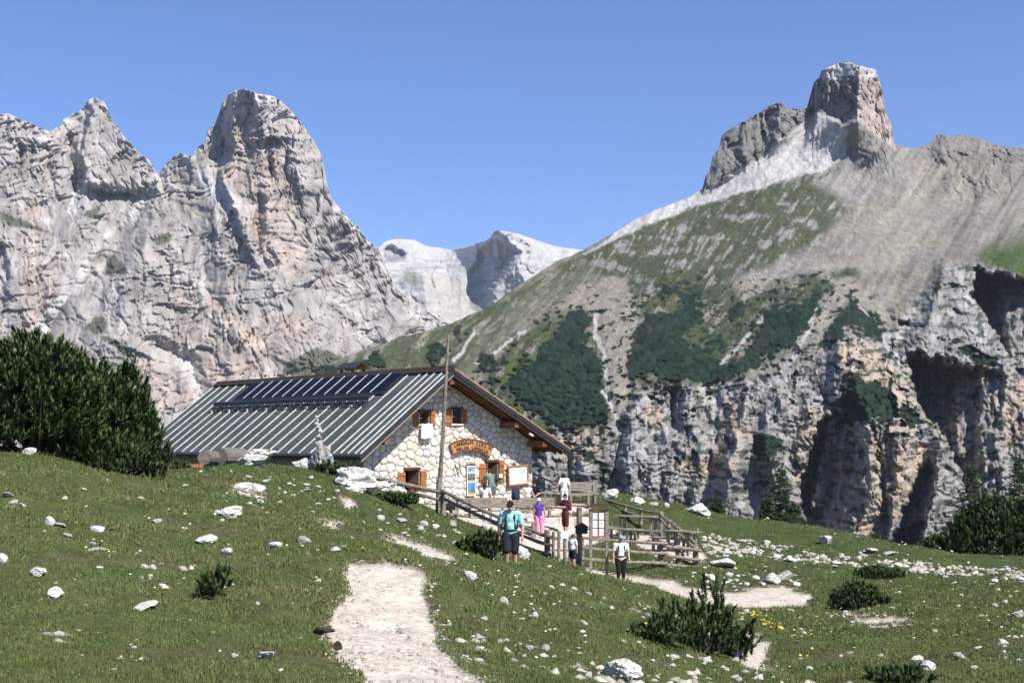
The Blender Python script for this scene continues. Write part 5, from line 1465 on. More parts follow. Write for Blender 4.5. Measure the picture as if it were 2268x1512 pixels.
def person(label, loc, rotz, H=1.75, pose=None, wear=None, width=1.0, skin_m=None, detail=True):
    """a figure facing -Y; pose gives joint offsets in units of the height; wear says what is put on"""
    w = wear or {}; ps = dict(hip=.52, lean=0.0, lean_x=0.0, head_x=0.0, head_y=0.0, head_drop=0.0)
    ps.update(pose or {})
    t = thing('person', label, 'person', loc, rotz)
    V3 = lambda x, y, z: Vector((x * H, y * H, z * H))
    hp = ps['hip']; ly, lx = ps['lean'], ps['lean_x']
    pelvis = V3(0, 0, hp); waist = V3(lx * .3, ly * .3, hp + .10); chest = V3(lx * .7, ly * .7, hp + .21); neck = V3(lx, ly, hp + .305)
    head = neck + V3(ps['head_x'], -.012 + ps['head_y'], .085 - ps['head_drop'])
    sh = .105 * width
    shL = neck + V3(-sh, 0, -.028); shR = neck + V3(sh, 0, -.028)
    dflt = dict(elL=(-.145, .01, hp + .11), elR=(.145, .01, hp + .11), haL=(-.15, -.03, hp - .035), haR=(.15, -.03, hp - .035), knL=(-.055, -.015, .285), knR=(.055, -.015, .285), anL=(-.055, .015, .045), anR=(.055, .015, .045))
    J = {k: V3(*ps.get(k, v)) for k, v in dflt.items()}
    hipL = pelvis + V3(-.052 * width, 0, -.02); hipR = pelvis + V3(.052 * width, 0, -.02)
    R = lambda k: k * H
    body = [(pelvis + V3(-.028, 0, -.01), pelvis + V3(.028, 0, -.01), R(.058 * width), R(.058 * width), 12, 3, .85), (pelvis, waist, R(.07 * width), R(.066 * width), 12, 3, .82), (waist, chest, R(.066 * width), R(.080 * width), 12, 3, .75), (chest + V3(-.04, 0, .02), chest + V3(.04, 0, .02), R(.062 * width), R(.062 * width), 12, 3, .75),
            (shL, shR, R(.038), R(.038)), (chest, neck, R(.07), R(.034), 12, 3, .8), (neck + V3(0, .004, -.02), head + V3(0, .008, -.03), R(.033), R(.031)),
            (head + V3(0, .004, .012), head + V3(0, .002, .024), R(.047), R(.046)), (head + V3(0, -.012, -.022), head + V3(0, -.018, -.034), R(.036), R(.028)), (head + V3(0, -.048, -.002), head + V3(0, -.060, -.016), R(.006), R(.010)),
            (head + V3(-.045, .004, -.004), head + V3(-.049, .006, .010), R(.010), R(.011)), (head + V3(.045, .004, -.004), head + V3(.049, .006, .010), R(.010), R(.011))]
    for S, E, HA, sg in ((shL, J['elL'], J['haL'], -1), (shR, J['elR'], J['haR'], 1)):
        d = (HA - E).normalized(); wrist = E + (HA - E) * .92
        palm = HA + d * R(.028)
        body += [(S, E, R(.030), R(.024)), (E, wrist, R(.024), R(.0155)), (wrist, palm, R(.015), R(.020), 10, 3, .9)]
        side = d.cross(Vector((1, 0, 0)))
        side = Vector((0, -1, 0)) if side.length < .1 else side.normalized()
        if side.y > 0: side = -side
        for q, (off, ln) in enumerate(((-.0155, .034), (-.005, .040), (.0055, .038), (.0155, .029))):
            base = palm + side * (-off * H) + d * R(.010)
            k1 = base + d * R(ln * .5) + Vector((-sg * .004 * H, 0, 0)); k2 = k1 + d * R(ln * .45) + Vector((-sg * .010 * H, 0, 0))
            body += [(base, k1, R(.0056), R(.0052), 6, 2), (k1, k2, R(.0052), R(.0046), 6, 2)]
        th = wrist + d * R(.018) + side * R(.014)
        body += [(th, th + side * R(.016) + d * R(.018), R(.0075), R(.006), 6, 2), (th + side * R(.016) + d * R(.018), th + side * R(.018) + d * R(.036), R(.006), R(.005), 6, 2)]
    for Hh, K, A in ((hipL, J['knL'], J['anL']), (hipR, J['knR'], J['anR'])):
        calf = K + (A - K) * .32 + V3(0, .008, 0)
        body += [(Hh, K, R(.058 * width), R(.035)), (K, calf, R(.033), R(.034)), (calf, A, R(.033), R(.021)), (A, A + V3(0, -.07, -.022), R(.022), R(.018))]
    skin_mesh('body', body, skin_m or skin, t, .0105 if detail else .016, 2)
    # eyes, mouth and hair
    for sx in (-1, 1):
        bm = bmesh.new(); capsule(bm, head + V3(sx * .018, -.0435, .004), head + V3(sx * .021, -.043, .004), R(.0055), R(.0055), 8, 2)
        me = bpy.data.meshes.new('eye'); bm.to_mesh(me); bm.free(); me.materials.append(M_['black_cloth']); link('eye', me, t)
    bm = bmesh.new(); capsule(bm, head + V3(-.014, -.046, -.034), head + V3(.014, -.046, -.034), R(.0045), R(.0045), 6, 2)
    me = bpy.data.meshes.new('mouth'); bm.to_mesh(me); bm.free(); me.materials.append(cloth('lips', (.32, .10, .09))); link('mouth', me, t)
    hairc = w.get('hair', 'brown_hair')
    hp_ = [(head + V3(0, .010, .022), head + V3(0, .012, .032), R(.0485), R(.048)), (head + V3(0, .026, -.01), head + V3(0, .028, .01), R(.040), R(.042))]
    if w.get('long_hair'):
        hp_ += [(head + V3(0, .035, -.01), neck + V3(0, .045, -.03), R(.036), R(.026)), (head + V3(-.03, .02, -.01), neck + V3(-.04, .02, -.01), R(.024), R(.018)), (head + V3(.03, .02, -.01), neck + V3(.04, .02, -.01), R(.024), R(.018))]
    if w.get('bun'):
        hp_ += [(head + V3(0, .06, .0), head + V3(0, .075, -.03), R(.024), R(.02))]
    skin_mesh('hair', hp_, M_[hairc], t, .013, 2)
    if 'cap' in w:
        c = w['cap']
        cp = skin_mesh('cap', [(head + V3(0, .004, .034), head + V3(0, .004, .044), R(.0525), R(.047))], M_[c], t, .012, 2)
        if w.get('brim', 'peak') == 'peak':
            dy = ps.get('peak', -1)
            MB().prism([head + V3(math.sin(a) * .05, dy * (.035 + .052 * math.cos(a)), .034 - .014 * math.cos(a)) for a in np.linspace(-1.4, 1.4, 9)], (0, 0, .006 * H)).build('peak', M_[c], t)
        else:
            MB().tube([head + V3(0, 0, .030), head + V3(0, 0, .036)], [R(.088), R(.086)], 16).build('brim', M_[c], t)
    g = 1.0
    if 'shirt' in w:
        e = R(.011); slv = w.get('sleeve', .6)
        pr = [(pelvis + V3(-.026, 0, .02), pelvis + V3(.026, 0, .02), R(.060 * width) + e, R(.060 * width) + e, 12, 3, .85), (pelvis + V3(0, 0, .02), waist, R(.07 * width) + e, R(.068 * width) + e, 12, 3, .84), (waist, chest, R(.067 * width) + e, R(.080 * width) + e, 12, 3, .77), (chest + V3(-.04, 0, .02), chest + V3(.04, 0, .02), R(.062 * width) + e, R(.062 * width) + e, 12, 3, .77), (shL, shR, R(.036) + e, R(.036) + e), (chest, neck + V3(0, 0, -.045), R(.07) + e, R(.040) + e, 12, 3, .8)]
        if w.get('belly'): pr.append((waist + V3(0, -.022, -.02), waist + V3(0, -.026, .02), R(.058 * width), R(.058 * width), 12, 3, .9))
        if w.get('bust'): pr += [(chest + V3(-.035, -.035, -.01), chest + V3(-.034, -.036, .0), R(.034), R(.034)), (chest + V3(.035, -.035, -.01), chest + V3(.034, -.036, .0), R(.034), R(.034))]
        if slv > 0:
            pr += [(shL, shL + (J['elL'] - shL) * slv, R(.029) + e, R(.026) + e), (shR, shR + (J['elR'] - shR) * slv, R(.029) + e, R(.026) + e)]
            if slv > 1:
                pr += [(J['elL'], J['elL'] + (J['haL'] - J['elL']) * .9, R(.027) + e, R(.02) + e), (J['elR'], J['elR'] + (J['haR'] - J['elR']) * .9, R(.027) + e, R(.02) + e)]
        skin_mesh('shirt', pr, M_[w['shirt']], t, .0145, 3)
    if 'legs' in w:
        e = R(.012) if w.get('loose') else R(.006); ln = w.get('leg_len', 1.0)
        pr = [(pelvis + V3(-.028, 0, -.01), pelvis + V3(.028, 0, -.01), R(.060 * width) + e, R(.060 * width) + e, 12, 3, .87), (pelvis, pelvis + V3(0, 0, .045), R(.066 * width) + e, R(.064 * width) + e, 12, 3, .84)]
        for Hh, K, A in ((hipL, J['knL'], J['anL']), (hipR, J['knR'], J['anR'])):
            if ln <= 1.0: pr.append((Hh, Hh + (K - Hh) * ln, R(.058 * width) + e, R(.040) + e * (1.6 if w.get('loose') else 1)))
            else:
                calf = K + (A - K) * .32
                pr += [(Hh, K, R(.058 * width) + e, R(.036) + e), (K, calf, R(.035) + e, R(.034) + e), (calf, K + (A - K) * (ln - 1), R(.034) + e, R(.024) + e)]
        skin_mesh('trousers' if ln > 1 else 'shorts', pr, M_[w['legs']], t, .0145, 2)
    for A in (J['anL'], J['anR']):
        skin_mesh('shoe', [(A + V3(0, .012, -.018), A + V3(0, -.075, -.026), R(.026), R(.022)), (A + V3(0, .008, .0), A + V3(0, 0, .022), R(.025), R(.025))], w.get('shoes', shoe_dark), t, .012, 2)
    if 'straps' in w:
        for sx in (-1, 1):
            MB().tube([chest + V3(sx * .055, .075, -.01), neck + V3(sx * .055, .02, .018), chest + V3(sx * .058, -.068, .03), waist + V3(sx * .075, -.055, .0), waist + V3(sx * .085, .03, -.02)], R(.014), 6).build('strap', M_[w['straps']], t)
    if 'pack' in w:
        c = chest + V3(0, .11, -.02)
        o = skin_mesh('backpack', [(c + V3(-.04, 0, -.09), c + V3(-.04, -.01, .08), R(.055), R(.05), 10, 3, .9), (c + V3(.04, 0, -.09), c + V3(.04, -.01, .08), R(.055), R(.05), 10, 3, .9), (c + V3(0, .02, -.08), c + V3(0, .02, .04), R(.055), R(.05))], M_[w['pack']], t, .016, 3)
    if 'belt' in w:
        pts_ = [waist + V3(math.sin(a) * .079 * width, math.cos(a) * .070 * width, -.045) for a in np.linspace(0, 2 * math.pi, 17)]
        MB().tube(pts_, R(.014), 6, False).build('hip_belt', M_[w['belt']], t)
    return t

def foot(u, d, dz=0.0):
    p = on_ground(u, d); return p + Vector((0, 0, dz))

person('man in turquoise shirt, dark shorts and black cap walking toward the viewer', P(1131, 1266, 32.0), math.radians(-6), 1.78,
       dict(knL=(-.05, -.055, .29), anL=(-.05, -.01, .05), knR=(.055, .0, .28), anR=(.058, .05, .055), haL=(-.155, .02, .47), elL=(-.155, .03, .62), elR=(.165, .0, .62), haR=(.165, -.05, .475), head_drop=.015, head_y=-.025),
       dict(shirt='turquoise_shirt', sleeve=.75, belly=True, legs='navy_shorts', leg_len=.92, loose=True, cap='black_cloth', straps='black_cloth', pack='black_cloth', belt='black_cloth'), 1.06)
person('woman in white top, grey cap and black trousers with a jacket round her hips', P(1375, 1296, 42.6), math.radians(8), 1.66,
       dict(knL=(-.05, -.03, .285), knR=(.05, -.01, .28), haR=(.15, -.08, .50), elR=(.155, .01, .63), haL=(-.15, -.02, .47)),
       dict(shirt='cream_top', sleeve=.6, bust=True, legs='black_cloth', leg_len=1.95, cap='blue_cap', straps='black_cloth', pack='black_cloth', belt='black_cloth', long_hair=False), 1.08)
person('woman in purple top, pink leggings and white cap walking on the gravel', foot(1194, 55.5), math.radians(-10), 1.66,
       dict(knL=(-.05, -.03, .285), anL=(-.055, .0, .045), knR=(.055, .01, .28), anR=(.06, .04, .05), haL=(-.13, .02, .48), haR=(.15, .03, .49)),
       dict(shirt='purple_top', sleeve=0, bust=True, legs='pink_leggings', leg_len=1.85, cap='white_cap', shoes=shoe_white, long_hair=True), 1.0)
person('walker with dark red backpack and shorts reading at the post', foot(1252, 56.8), math.radians(-62), 1.74,
       dict(elL=(-.13, -.09, .66), haL=(-.10, -.26, .67), elR=(.12, -.08, .66), haR=(.08, -.25, .68), knL=(-.05, -.02, .285), knR=(.055, .02, .28)),
       dict(shirt='navy_shirt', sleeve=.7, legs='dark_red_shorts', leg_len=1.12, loose=True, pack='red_pack', straps='red_pack', cap='black_cloth'), 1.05)
person('boy in loose white shirt and trousers standing on the upper terrace', foot(1250, 61.2, 0), math.radians(175), 1.62,
       dict(elR=(.17, .03, .66), haR=(.19, .02, .55), haL=(-.16, .03, .50)), dict(shirt='white_cotton_shirt', sleeve=.8, legs='white_cotton_shirt', leg_len=1.3, loose=True), .95)
person('small child in white printed shirt and blue cap below the pickets', foot(1268, 40.0), math.radians(140), 1.02,
       dict(elL=(-.14, -.04, .64)), dict(shirt='print_white', sleeve=.7, legs='dark_blue', leg_len=.95, loose=True, cap='dark_blue'), 1.15)
SIT = dict(hip=.285, knL=(-.06, -.25, .275), knR=(.06, -.25, .275), anL=(-.06, -.24, .05), anR=(.06, -.24, .05), haL=(-.10, -.20, .34), haR=(.10, -.20, .34), elL=(-.15, -.04, .41), elR=(.15, -.04, .41))
lean_ = dict(hip=.50, lean=-.14, haL=(-.10, -.36, .60), elL=(-.14, -.22, .62), haR=(.10, -.33, .60), elR=(.14, -.22, .62), head_y=-.03)
x_, y_, z_ = on_wall(1090, 1100, -.75)
pw = local_world(x_, y_, 0); pw.z = gz(pw.x, pw.y)
person('man in green shirt leaning toward the lower right window', pw, YAW + math.radians(180 - 12), 1.76, lean_, dict(shirt='green_shirt', sleeve=.7, legs='grey_shorts', leg_len=.95, loose=True), 1.1)
def seated(label, u, vhead, d, rz, Hh, wear):
    hz = P(u, vhead, d).z
    x = (u - U0) / FPX * d
    return person(label, Vector((x, d, hz - .735 * Hh)), rz, Hh, SIT, wear, 1.02)
seated('dark haired person in white shirt sitting behind the long bench', 1074, 1068, 56.4, math.radians(170), 1.68, dict(shirt='white_cotton_shirt', sleeve=.7, legs='dark_blue', leg_len=1.7, long_hair=True))
seated('person in grey sleeveless shirt and cap sitting below the map board', 1168, 1068, 60.2, math.radians(30), 1.72, dict(shirt='grey_shirt', sleeve=.0, legs='navy_shorts', leg_len=.95, cap='tan_hat'))
seated('person in black with a black brimmed hat sitting below the map board', 1184, 1065, 60.8, math.radians(-20), 1.72, dict(shirt='black_cloth', sleeve=.8, legs='black_cloth', leg_len=1.8, cap='black_cloth', brim='hat'))
seated('person in black sitting behind the foot of the flagpole', 995, 1101, 52.5, math.radians(40), 1.66, dict(shirt='black_cloth', sleeve=.7, legs='black_cloth', leg_len=.95))
# rucksack left on the bench
rk_ = thing('backpack', 'dark blue backpack set down between the two benches', 'backpack', P(1142, 1106, 57.2))
skin_mesh('bag', [((-.08, 0, .1), (-.08, 0, .38), .12, .10, 10, 3, .8), ((.08, 0, .1), (.08, 0, .38), .12, .10, 10, 3, .8), ((0, -.08, .12), (0, -.08, .25), .10, .09)], M_['dark_blue'], rk_, .02, 3)
MB().tube([(-.06, .08, .42), (0, .1, .50), (.06, .08, .42)], .012, 6).build('strap', M_['black_cloth'], rk_)
# ---------------------------------------------------------------- rocks
lime = simple_mat('white_limestone', (.30, .285, .265), (.56, .545, .515), 5.0, .95, .6, .05, 8, lo=.36, hi=.56)
lime_grey = simple_mat('grey_weathered_limestone', (.13, .127, .12), (.42, .405, .38), 4.0, .95, .6, .05, 8, lo=.34, hi=.62)

def rock_mesh(seed, sub=3, flat=.6, rough=.32, mat=None, sharp=5):
    """angular boulder of unit half-width: sphere cut by random planes, then roughened"""
    r = np.random.default_rng(seed)
    bm = bmesh.new(); bmesh.ops.create_icosphere(bm, subdivisions=sub, radius=1.0)
    v = np.array([x.co[:] for x in bm.verts])
    for k in range(sharp + 4):
        n = r.normal(size=3); n /= np.linalg.norm(n)
        c = r.uniform(.48, .85)
        d = v @ n
        over = np.maximum(d - c, 0)
        v = v - over[:, None] * n[None, :] * .93
    nz = fbm(v[:, 0] * 1.6 + seed, v[:, 1] * 1.6 + v[:, 2] * 1.3, 3, seed) + .5 * fbm(v[:, 2] * 4, v[:, 0] * 4 - v[:, 1] * 3, 2, seed + 3)
    v = v * (1 + rough * .35 * nz)[:, None]
    v[:, 2] *= flat
    for x, c in zip(bm.verts, v): x.co = c
    me = bpy.data.meshes.new('rock'); bm.to_mesh(me); bm.free()
    me.materials.append(mat or lime)
    return me
ROCKS = [rock_mesh(40 + k, 2, (.5, .62, .42, .7, .36, .55)[k % 6], .3, lime if k % 4 else lime_grey) for k in range(10)]
BIG = [rock_mesh(80 + k, 4, (.55, .62, .5)[k % 3], .55, lime, 6) for k in range(5)]

def stone_at(u, v, wpx, label=None, group=None, mesh=None, hpx=None, sink=.25, rz=None, name='stone', cat='stone'):
    p = G(u, v + (hpx or wpx * .5) * .25)
    s = wpx * 1.2 / 2 / FPX * p.y
    me = mesh or random.choice(ROCKS)
    o = link(name, me, None, p + Vector((0, 0, s * .30 - sink * s * .2)), (random.uniform(-.2, .2), random.uniform(-.25, .25), random.uniform(0, 6.28) if rz is None else rz))
    o.scale = (s, s * random.uniform(.7, 1.0), s * (1.0 if hpx is None else min(1.6, 1.15 * hpx / (wpx * .5))))
    return tag(o, label, cat, group)

random.seed(33)
NAMED = [  # u, v, width, height, label
 (120, 1316, 46, 22, 'rounded white stone alone in the grass, largest at lower left'), (82, 1271, 40, 16, 'flat cream stone above the largest stone at lower left'), (110, 1158, 24, 16, 'upright white stone, left of a touching pair'), (135, 1164, 34, 10, 'flat white stone, right of a touching pair'),
 (215, 1174, 34, 11, 'flat white stone with a level top near the left'), (247, 1174, 24, 6, 'thin flat stone touching the level-topped stone'), (150, 1187, 26, 8, 'thin white stone just below the touching pair'), (5, 1235, 30, 40, 'tall white stone cut by the left picture edge'), (18, 1098, 34, 14, 'flat stone near the left edge under the pines'),
 (65, 1003, 30, 16, 'white stone on the crest in front of the left pine'), (347, 1154, 22, 10, 'small rounded stone left of the flat grey ledges'), (460, 1200, 48, 12, 'long flat stone ledge in the middle of the left meadow'), (505, 1222, 30, 14, 'white stone just right of the long flat ledge'), (507, 1140, 48, 20, 'grey weathered stone half sunk in the turf left of the path'),
 (610, 1210, 36, 12, 'low pale stone left of the gravel path'), (675, 1197, 32, 16, 'white stone with a pointed top near the small branch path'), (320, 1346, 56, 10, 'long thin white stone in the lower left meadow'), (320, 1257, 22, 12, 'small tilted white stone left of the little pine'), (213, 1218, 24, 8, 'thin white stone below the level-topped stone'),
 (570, 1339, 16, 9, 'small white stone right below the little pine'), (520, 1453, 18, 9, 'small white stone at lower centre left'), (590, 1455, 44, 12, 'dark edged flat stone near the gravel path bottom left'),
 (1038, 1278, 34, 22, 'white block in the grass right of the gravel path'), (1117, 1334, 20, 15, 'square white stone with a flat top'), (1175, 1436, 26, 14, 'oval white stone right of the path at the bottom'), (1185, 1364, 16, 13, 'small bright stone in the grass at centre right'), (1385, 1492, 80, 44, 'large pale boulder at the bottom edge'), (1330, 1500, 22, 20, 'upright stone left of the large boulder at the bottom edge'),
 (1305, 1496, 20, 16, 'small stone left of the upright stone at the bottom edge'), (2057, 1478, 52, 22, 'long white stone at lower right'), (2032, 1462, 28, 14, 'small stone touching the long white stone at lower right'), (2125, 1455, 32, 16, 'tan stone with a dark hollow at lower right'), (1635, 1503, 22, 16, 'tilted white stone at the bottom right of centre'),
 (1653, 1354, 16, 14, 'round white stone at the head of the yellow flowers'), (1705, 1286, 46, 20, 'broad white stone slab above the sandy bank'), (1740, 1278, 36, 24, 'jagged white rock right of the broad slab'), (1575, 1283, 24, 13, 'white stone near the path below the fence corner'), (1600, 1250, 50, 18, 'flat stone below the stony strip beside the fence corner'),
 (1916, 1306, 14, 12, 'white stone on top of the dark juniper mound'), (1902, 1333, 16, 14, 'white stone at the foot of the dark juniper mound'), (1828, 1197, 30, 22, 'white rock heap on the skyline in front of the cliffs'), (1930, 1222, 26, 9, 'flat stone on the skyline left of the spruce'), (1973, 1226, 30, 8, 'thin flat stone on the skyline next to the spruce'),
 (2255, 1362, 28, 14, 'white stone at the right picture edge'), (1352, 1098, 40, 18, 'white boulder on the grass behind the climbing fence'), (1412, 1112, 40, 12, 'slanting white slab behind the climbing fence'), (1545, 1132, 46, 26, 'pale slab sloping down on the skyline right of the fence'), (1158, 1226, 40, 34, 'pale rock behind the legs of the man in turquoise'),
 (1450, 1118, 26, 10, 'flat white stone behind the fence on the skyline'), (1475, 1120, 16, 12, 'small upright stone on the skyline behind the fence'), (560, 1026, 90, 26, 'long white rock outcrop in front of the eave'), (535, 1080, 40, 14, 'flat stony patch rock below the long outcrop'), (570, 1083, 34, 14, 'white rock right of the flat stony patch'),
 (480, 1138, 20, 9, 'small white stone left of the grey sunken stone'), (1075, 1170, 22, 14, 'small white stone left of the dark shrub'), (890, 1152, 26, 9, 'thin white stone on the slope above the branch path'), (1002, 1160, 22, 12, 'white stone on the slope below the handrail'), (940, 1162, 20, 12, 'tilted white stone above the branch path'),
]
for u, v, w, h, lab in NAMED:
    stone_at(u, v, w, lab, None, BIG[len(lab) % 5] if w >= 40 else None, h)

clod = simple_mat('dark_brown_earth', (.03, .02, .013), (.09, .06, .04), 9, .95, .8, .05, 6)
stone_at(748, 1428, 26, 'dark brown clod of earth on the left side of the gravel path', None, rock_mesh(350, 2, .6, .6, clod), 22, name='earth_clod', cat='clod')
stone_at(718, 1398, 44, 'low brown bank of bare earth at the left edge of the path', None, rock_mesh(351, 3, .4, .7, clod), 16, name='earth_bank', cat='earth bank')

# boulders and the cairn near the hut
def boulder(u, v, wpx, hpx, label, mesh, d=None, rz=0.0):
    p = G(u, v) if d is None else on_ground(u, d)
    s = wpx / 2 / FPX * p.y
    o = link('boulder', mesh, None, p + Vector((0, 0, hpx / FPX * p.y * .18)), (0, 0, rz))
    o.scale = (s, s * .8, hpx / FPX * p.y / 1.15)
    return tag(o, label, 'boulder')
boulder(785, 1084, 140, 72, 'large white fissured boulder below the hut corner', rock_mesh(301, 5, .6, 1.0, lime, 8), None, .4)
boulder(845, 1086, 70, 34, 'smaller white boulder right of the large fissured one', rock_mesh(302, 4, .6, .8, lime, 7), None, 1.2)
boulder(712, 1036, 86, 66, 'grey boulder carrying the stone cairn', rock_mesh(303, 5, .7, .7, lime_grey, 7), None, .8)
boulder(668, 1030, 44, 26, 'small white boulder left of the cairn boulder', rock_mesh(304, 4, .6, .7, lime, 7), None, .2)
boulder(890, 1100, 50, 24, 'pale rock under the handrail above the juniper', rock_mesh(305, 4, .6, .7, lime, 7), None, .6)
bc = G(712, 1036)
cairn = thing('stone_cairn', 'tall thin cairn of balanced white stones on the boulder', 'cairn', P(706, 990, bc.y))
o_ = cairn.location
for k, (u, v, w, h) in enumerate(((707, 983, 24, 18), (706, 968, 22, 14), (708, 955, 17, 12), (704, 947, 20, 9), (702, 939, 13, 9), (703, 931, 10, 9), (700, 924, 8, 8))):
    p = P(u, v, bc.y) - o_
    s = w / 2 / FPX * bc.y
    o = link('stacked_stone', ROCKS[(k * 3 + 1) % 10], cairn, p, (random.uniform(-.2, .2), random.uniform(-.2, .2), random.uniform(0, 6)))
    o.scale = (s, s * .85, h / FPX * bc.y * .95)

# small stones strewn through the turf: the nearest as single stones, grouped by place
def strew(n, poly, wmin, wmax, label, group, power=2.0, keep_off_path=True, clump=None):
    k = 0; tries = 0
    us_ = [p[0] for p in poly]; vs_ = [p[1] for p in poly]
    while k < n and tries < n * 30:
        tries += 1
        u = random.uniform(min(us_), max(us_)); v = random.uniform(min(vs_), max(vs_))
        if poly_sd(np.array([u]), np.array([v]), poly)[0] < 0: continue
        if clump is not None and noise2(np.array([u / clump]), np.array([v / clump * 1.8]), 71)[0] < .08 and random.random() < .85: continue
        p = G(u, v)
        if keep_off_path and path_mask(np.array([p.x]), np.array([p.y]))[0] > .5: continue
        w = wmin + (wmax - wmin) * random.random() ** power
        o = link('stone', random.choice(ROCKS), None, p + Vector((0, 0, w / FPX * p.y * .12)), (random.uniform(-.25, .25), random.uniform(-.25, .25), random.uniform(0, 6.28)))
        s = w * 1.15 / 2 / FPX * p.y
        o.scale = (s, s * random.uniform(.6, 1), s * random.uniform(.6, 1.1))
        tag(o, label, 'stone', group); k += 1
strew(52, [(1545, 1180), (1700, 1205), (2268, 1260), (2268, 1300), (1950, 1285), (1700, 1255), (1560, 1240)], 9, 24, 'white stone in the rubble band running right from the fence corner', 'stones of the rubble band', 1.6, True, 60)
strew(30, [(1560, 1255), (1760, 1270), (1800, 1310), (1640, 1318), (1500, 1290)], 8, 22, 'pale stone in the patch above the sandy bank', 'stones above the sandy bank', 1.6)
strew(34, [(480, 1040), (760, 1050), (800, 1110), (700, 1160), (600, 1140), (480, 1120)], 7, 20, 'white stone strewn on the slope below the eave', 'stones below the eave', 2.2)
strew(30, [(820, 1130), (960, 1140), (1060, 1210), (1000, 1230), (860, 1170)], 7, 22, 'white stone strewn on the slope below the handrail', 'stones below the handrail', 1.8)
strew(38, [(0, 1060), (480, 1090), (700, 1200), (690, 1500), (0, 1500)], 6, 17, 'small white stone in the grass left of the gravel path', 'small stones left of the path', 2.0)
strew(60, [(1010, 1260), (1330, 1290), (1560, 1400), (1560, 1500), (1130, 1490)], 7, 20, 'small white stone in the grass right of the gravel path', 'small stones right of the path', 2.0)
strew(40, [(1750, 1340), (2268, 1300), (2268, 1500), (1740, 1500)], 7, 20, 'small white stone in the turf at lower right', 'small stones at lower right', 2.2)

# pebbles of the paths and the finest stones: nobody could count them
def pebbles(name, label, n, area_fn, smin, smax, mat, seed):
    r = np.random.default_rng(seed)
    base = np.array([(1, 0, 0), (-.5, .87, 0), (-.5, -.87, 0), (.4, .3, .62), (-.35, .1, .55), (0, -.45, .6)], float)
    fc = np.array([(0, 1, 3), (1, 4, 3), (1, 2, 4), (2, 5, 4), (2, 0, 5), (0, 3, 5), (3, 4, 5)])
    X, Y = area_fn(r, n)
    n = len(X)
    Z = ground_np(X, Y) - .05 * path_mask(X, Y)
    s = (smin + (smax - smin) * r.random(n) ** 3) 
    a = r.random(n) * 6.283
    jit = 1 + .35 * r.normal(size=(n, 6, 3))
    P_ = base[None] * jit
    c, sn = np.cos(a)[:, None], np.sin(a)[:, None]
    x = P_[..., 0] * c - P_[..., 1] * sn; y = P_[..., 0] * sn + P_[..., 1] * c
    V = np.stack([X[:, None] + x * s[:, None], Y[:, None] + y * s[:, None] * .8, Z[:, None] + P_[..., 2] * s[:, None] * .8 - .004], -1).reshape(-1, 3)
    F = (fc[None] + (np.arange(n) * 6)[:, None, None]).reshape(-1, 3)
    tone = np.repeat((.24 + .22 * r.random(n))[:, None] * np.array((1.0, .93, .83))[None], 6, 0)
    tag(link(name, np_mesh(name, V, F, mat, tone)), label, None, None, 'stuff')
peb_mat = vcol_mat('pebble_limestone', 20.0, .15)
def view_points(r, n, dlo=7.8, dhi=75.0, umin=-120, umax=2390):
    """points spread evenly over the picture's share of the meadow"""
    u = r.uniform(umin, umax, n); d = dlo / (1 - r.random(n) * (1 - dlo / dhi))
    d = np.where(r.random(n) < .5, d, np.exp(r.uniform(math.log(dlo), math.log(dhi), n)))
    return (u - U0) / FPX * d, d
def on_paths(r, n):
    X, Y = view_points(r, n * 6)
    m = path_mask(X, Y, .18, .12) > r.random(len(X)) * .9 + .1
    return X[m][:n], Y[m][:n]
pebbles('path_gravel', 'pale limestone gravel lying on the paths', 14000, on_paths, .005, .038, peb_mat, 3)
def in_turf(r, n):
    X, Y = view_points(r, n * 8, 9, 78)
    u = U0 + X / Y * FPX
    band = smooth((u - 1150) / 250) * .6 + .25
    m = (fbm(X / 3.5, Y / 3.5, 3, 661) + .1 > .42 - .25 * band) & (r.random(len(X)) < .5 * band)
    return X[m][:n], Y[m][:n]
BAND = [(1548, 1180), (1640, 1190), (1760, 1212), (1900, 1228), (2268, 1262), (2268, 1285), (2000, 1268), (1800, 1252), (1640, 1240), (1556, 1232)]
def in_band(r, n):
    X, Y = view_points(r, n * 14, 40, 85, 1480, 2400)
    u = U0 + X / Y * FPX; v = VH - (ground_np(X, Y) - EYE) / Y * FPX
    m = (poly_sd(u, v, BAND, 30) + 8 * fbm(X / 1.5, Y / 1.5, 3, 663) > 4) & (fbm(X / 1.2, Y / 1.2, 3, 664) > -.12)
    return X[m][:n], Y[m][:n]
pebbles('rubble_band', 'band of white limestone rubble running right from the fence corner', 1900, in_band, .03, .19, peb_mat, 6)
pebbles('turf_stones', 'fine white stones scattered through the turf', 3400, in_turf, .015, .10, peb_mat, 4)

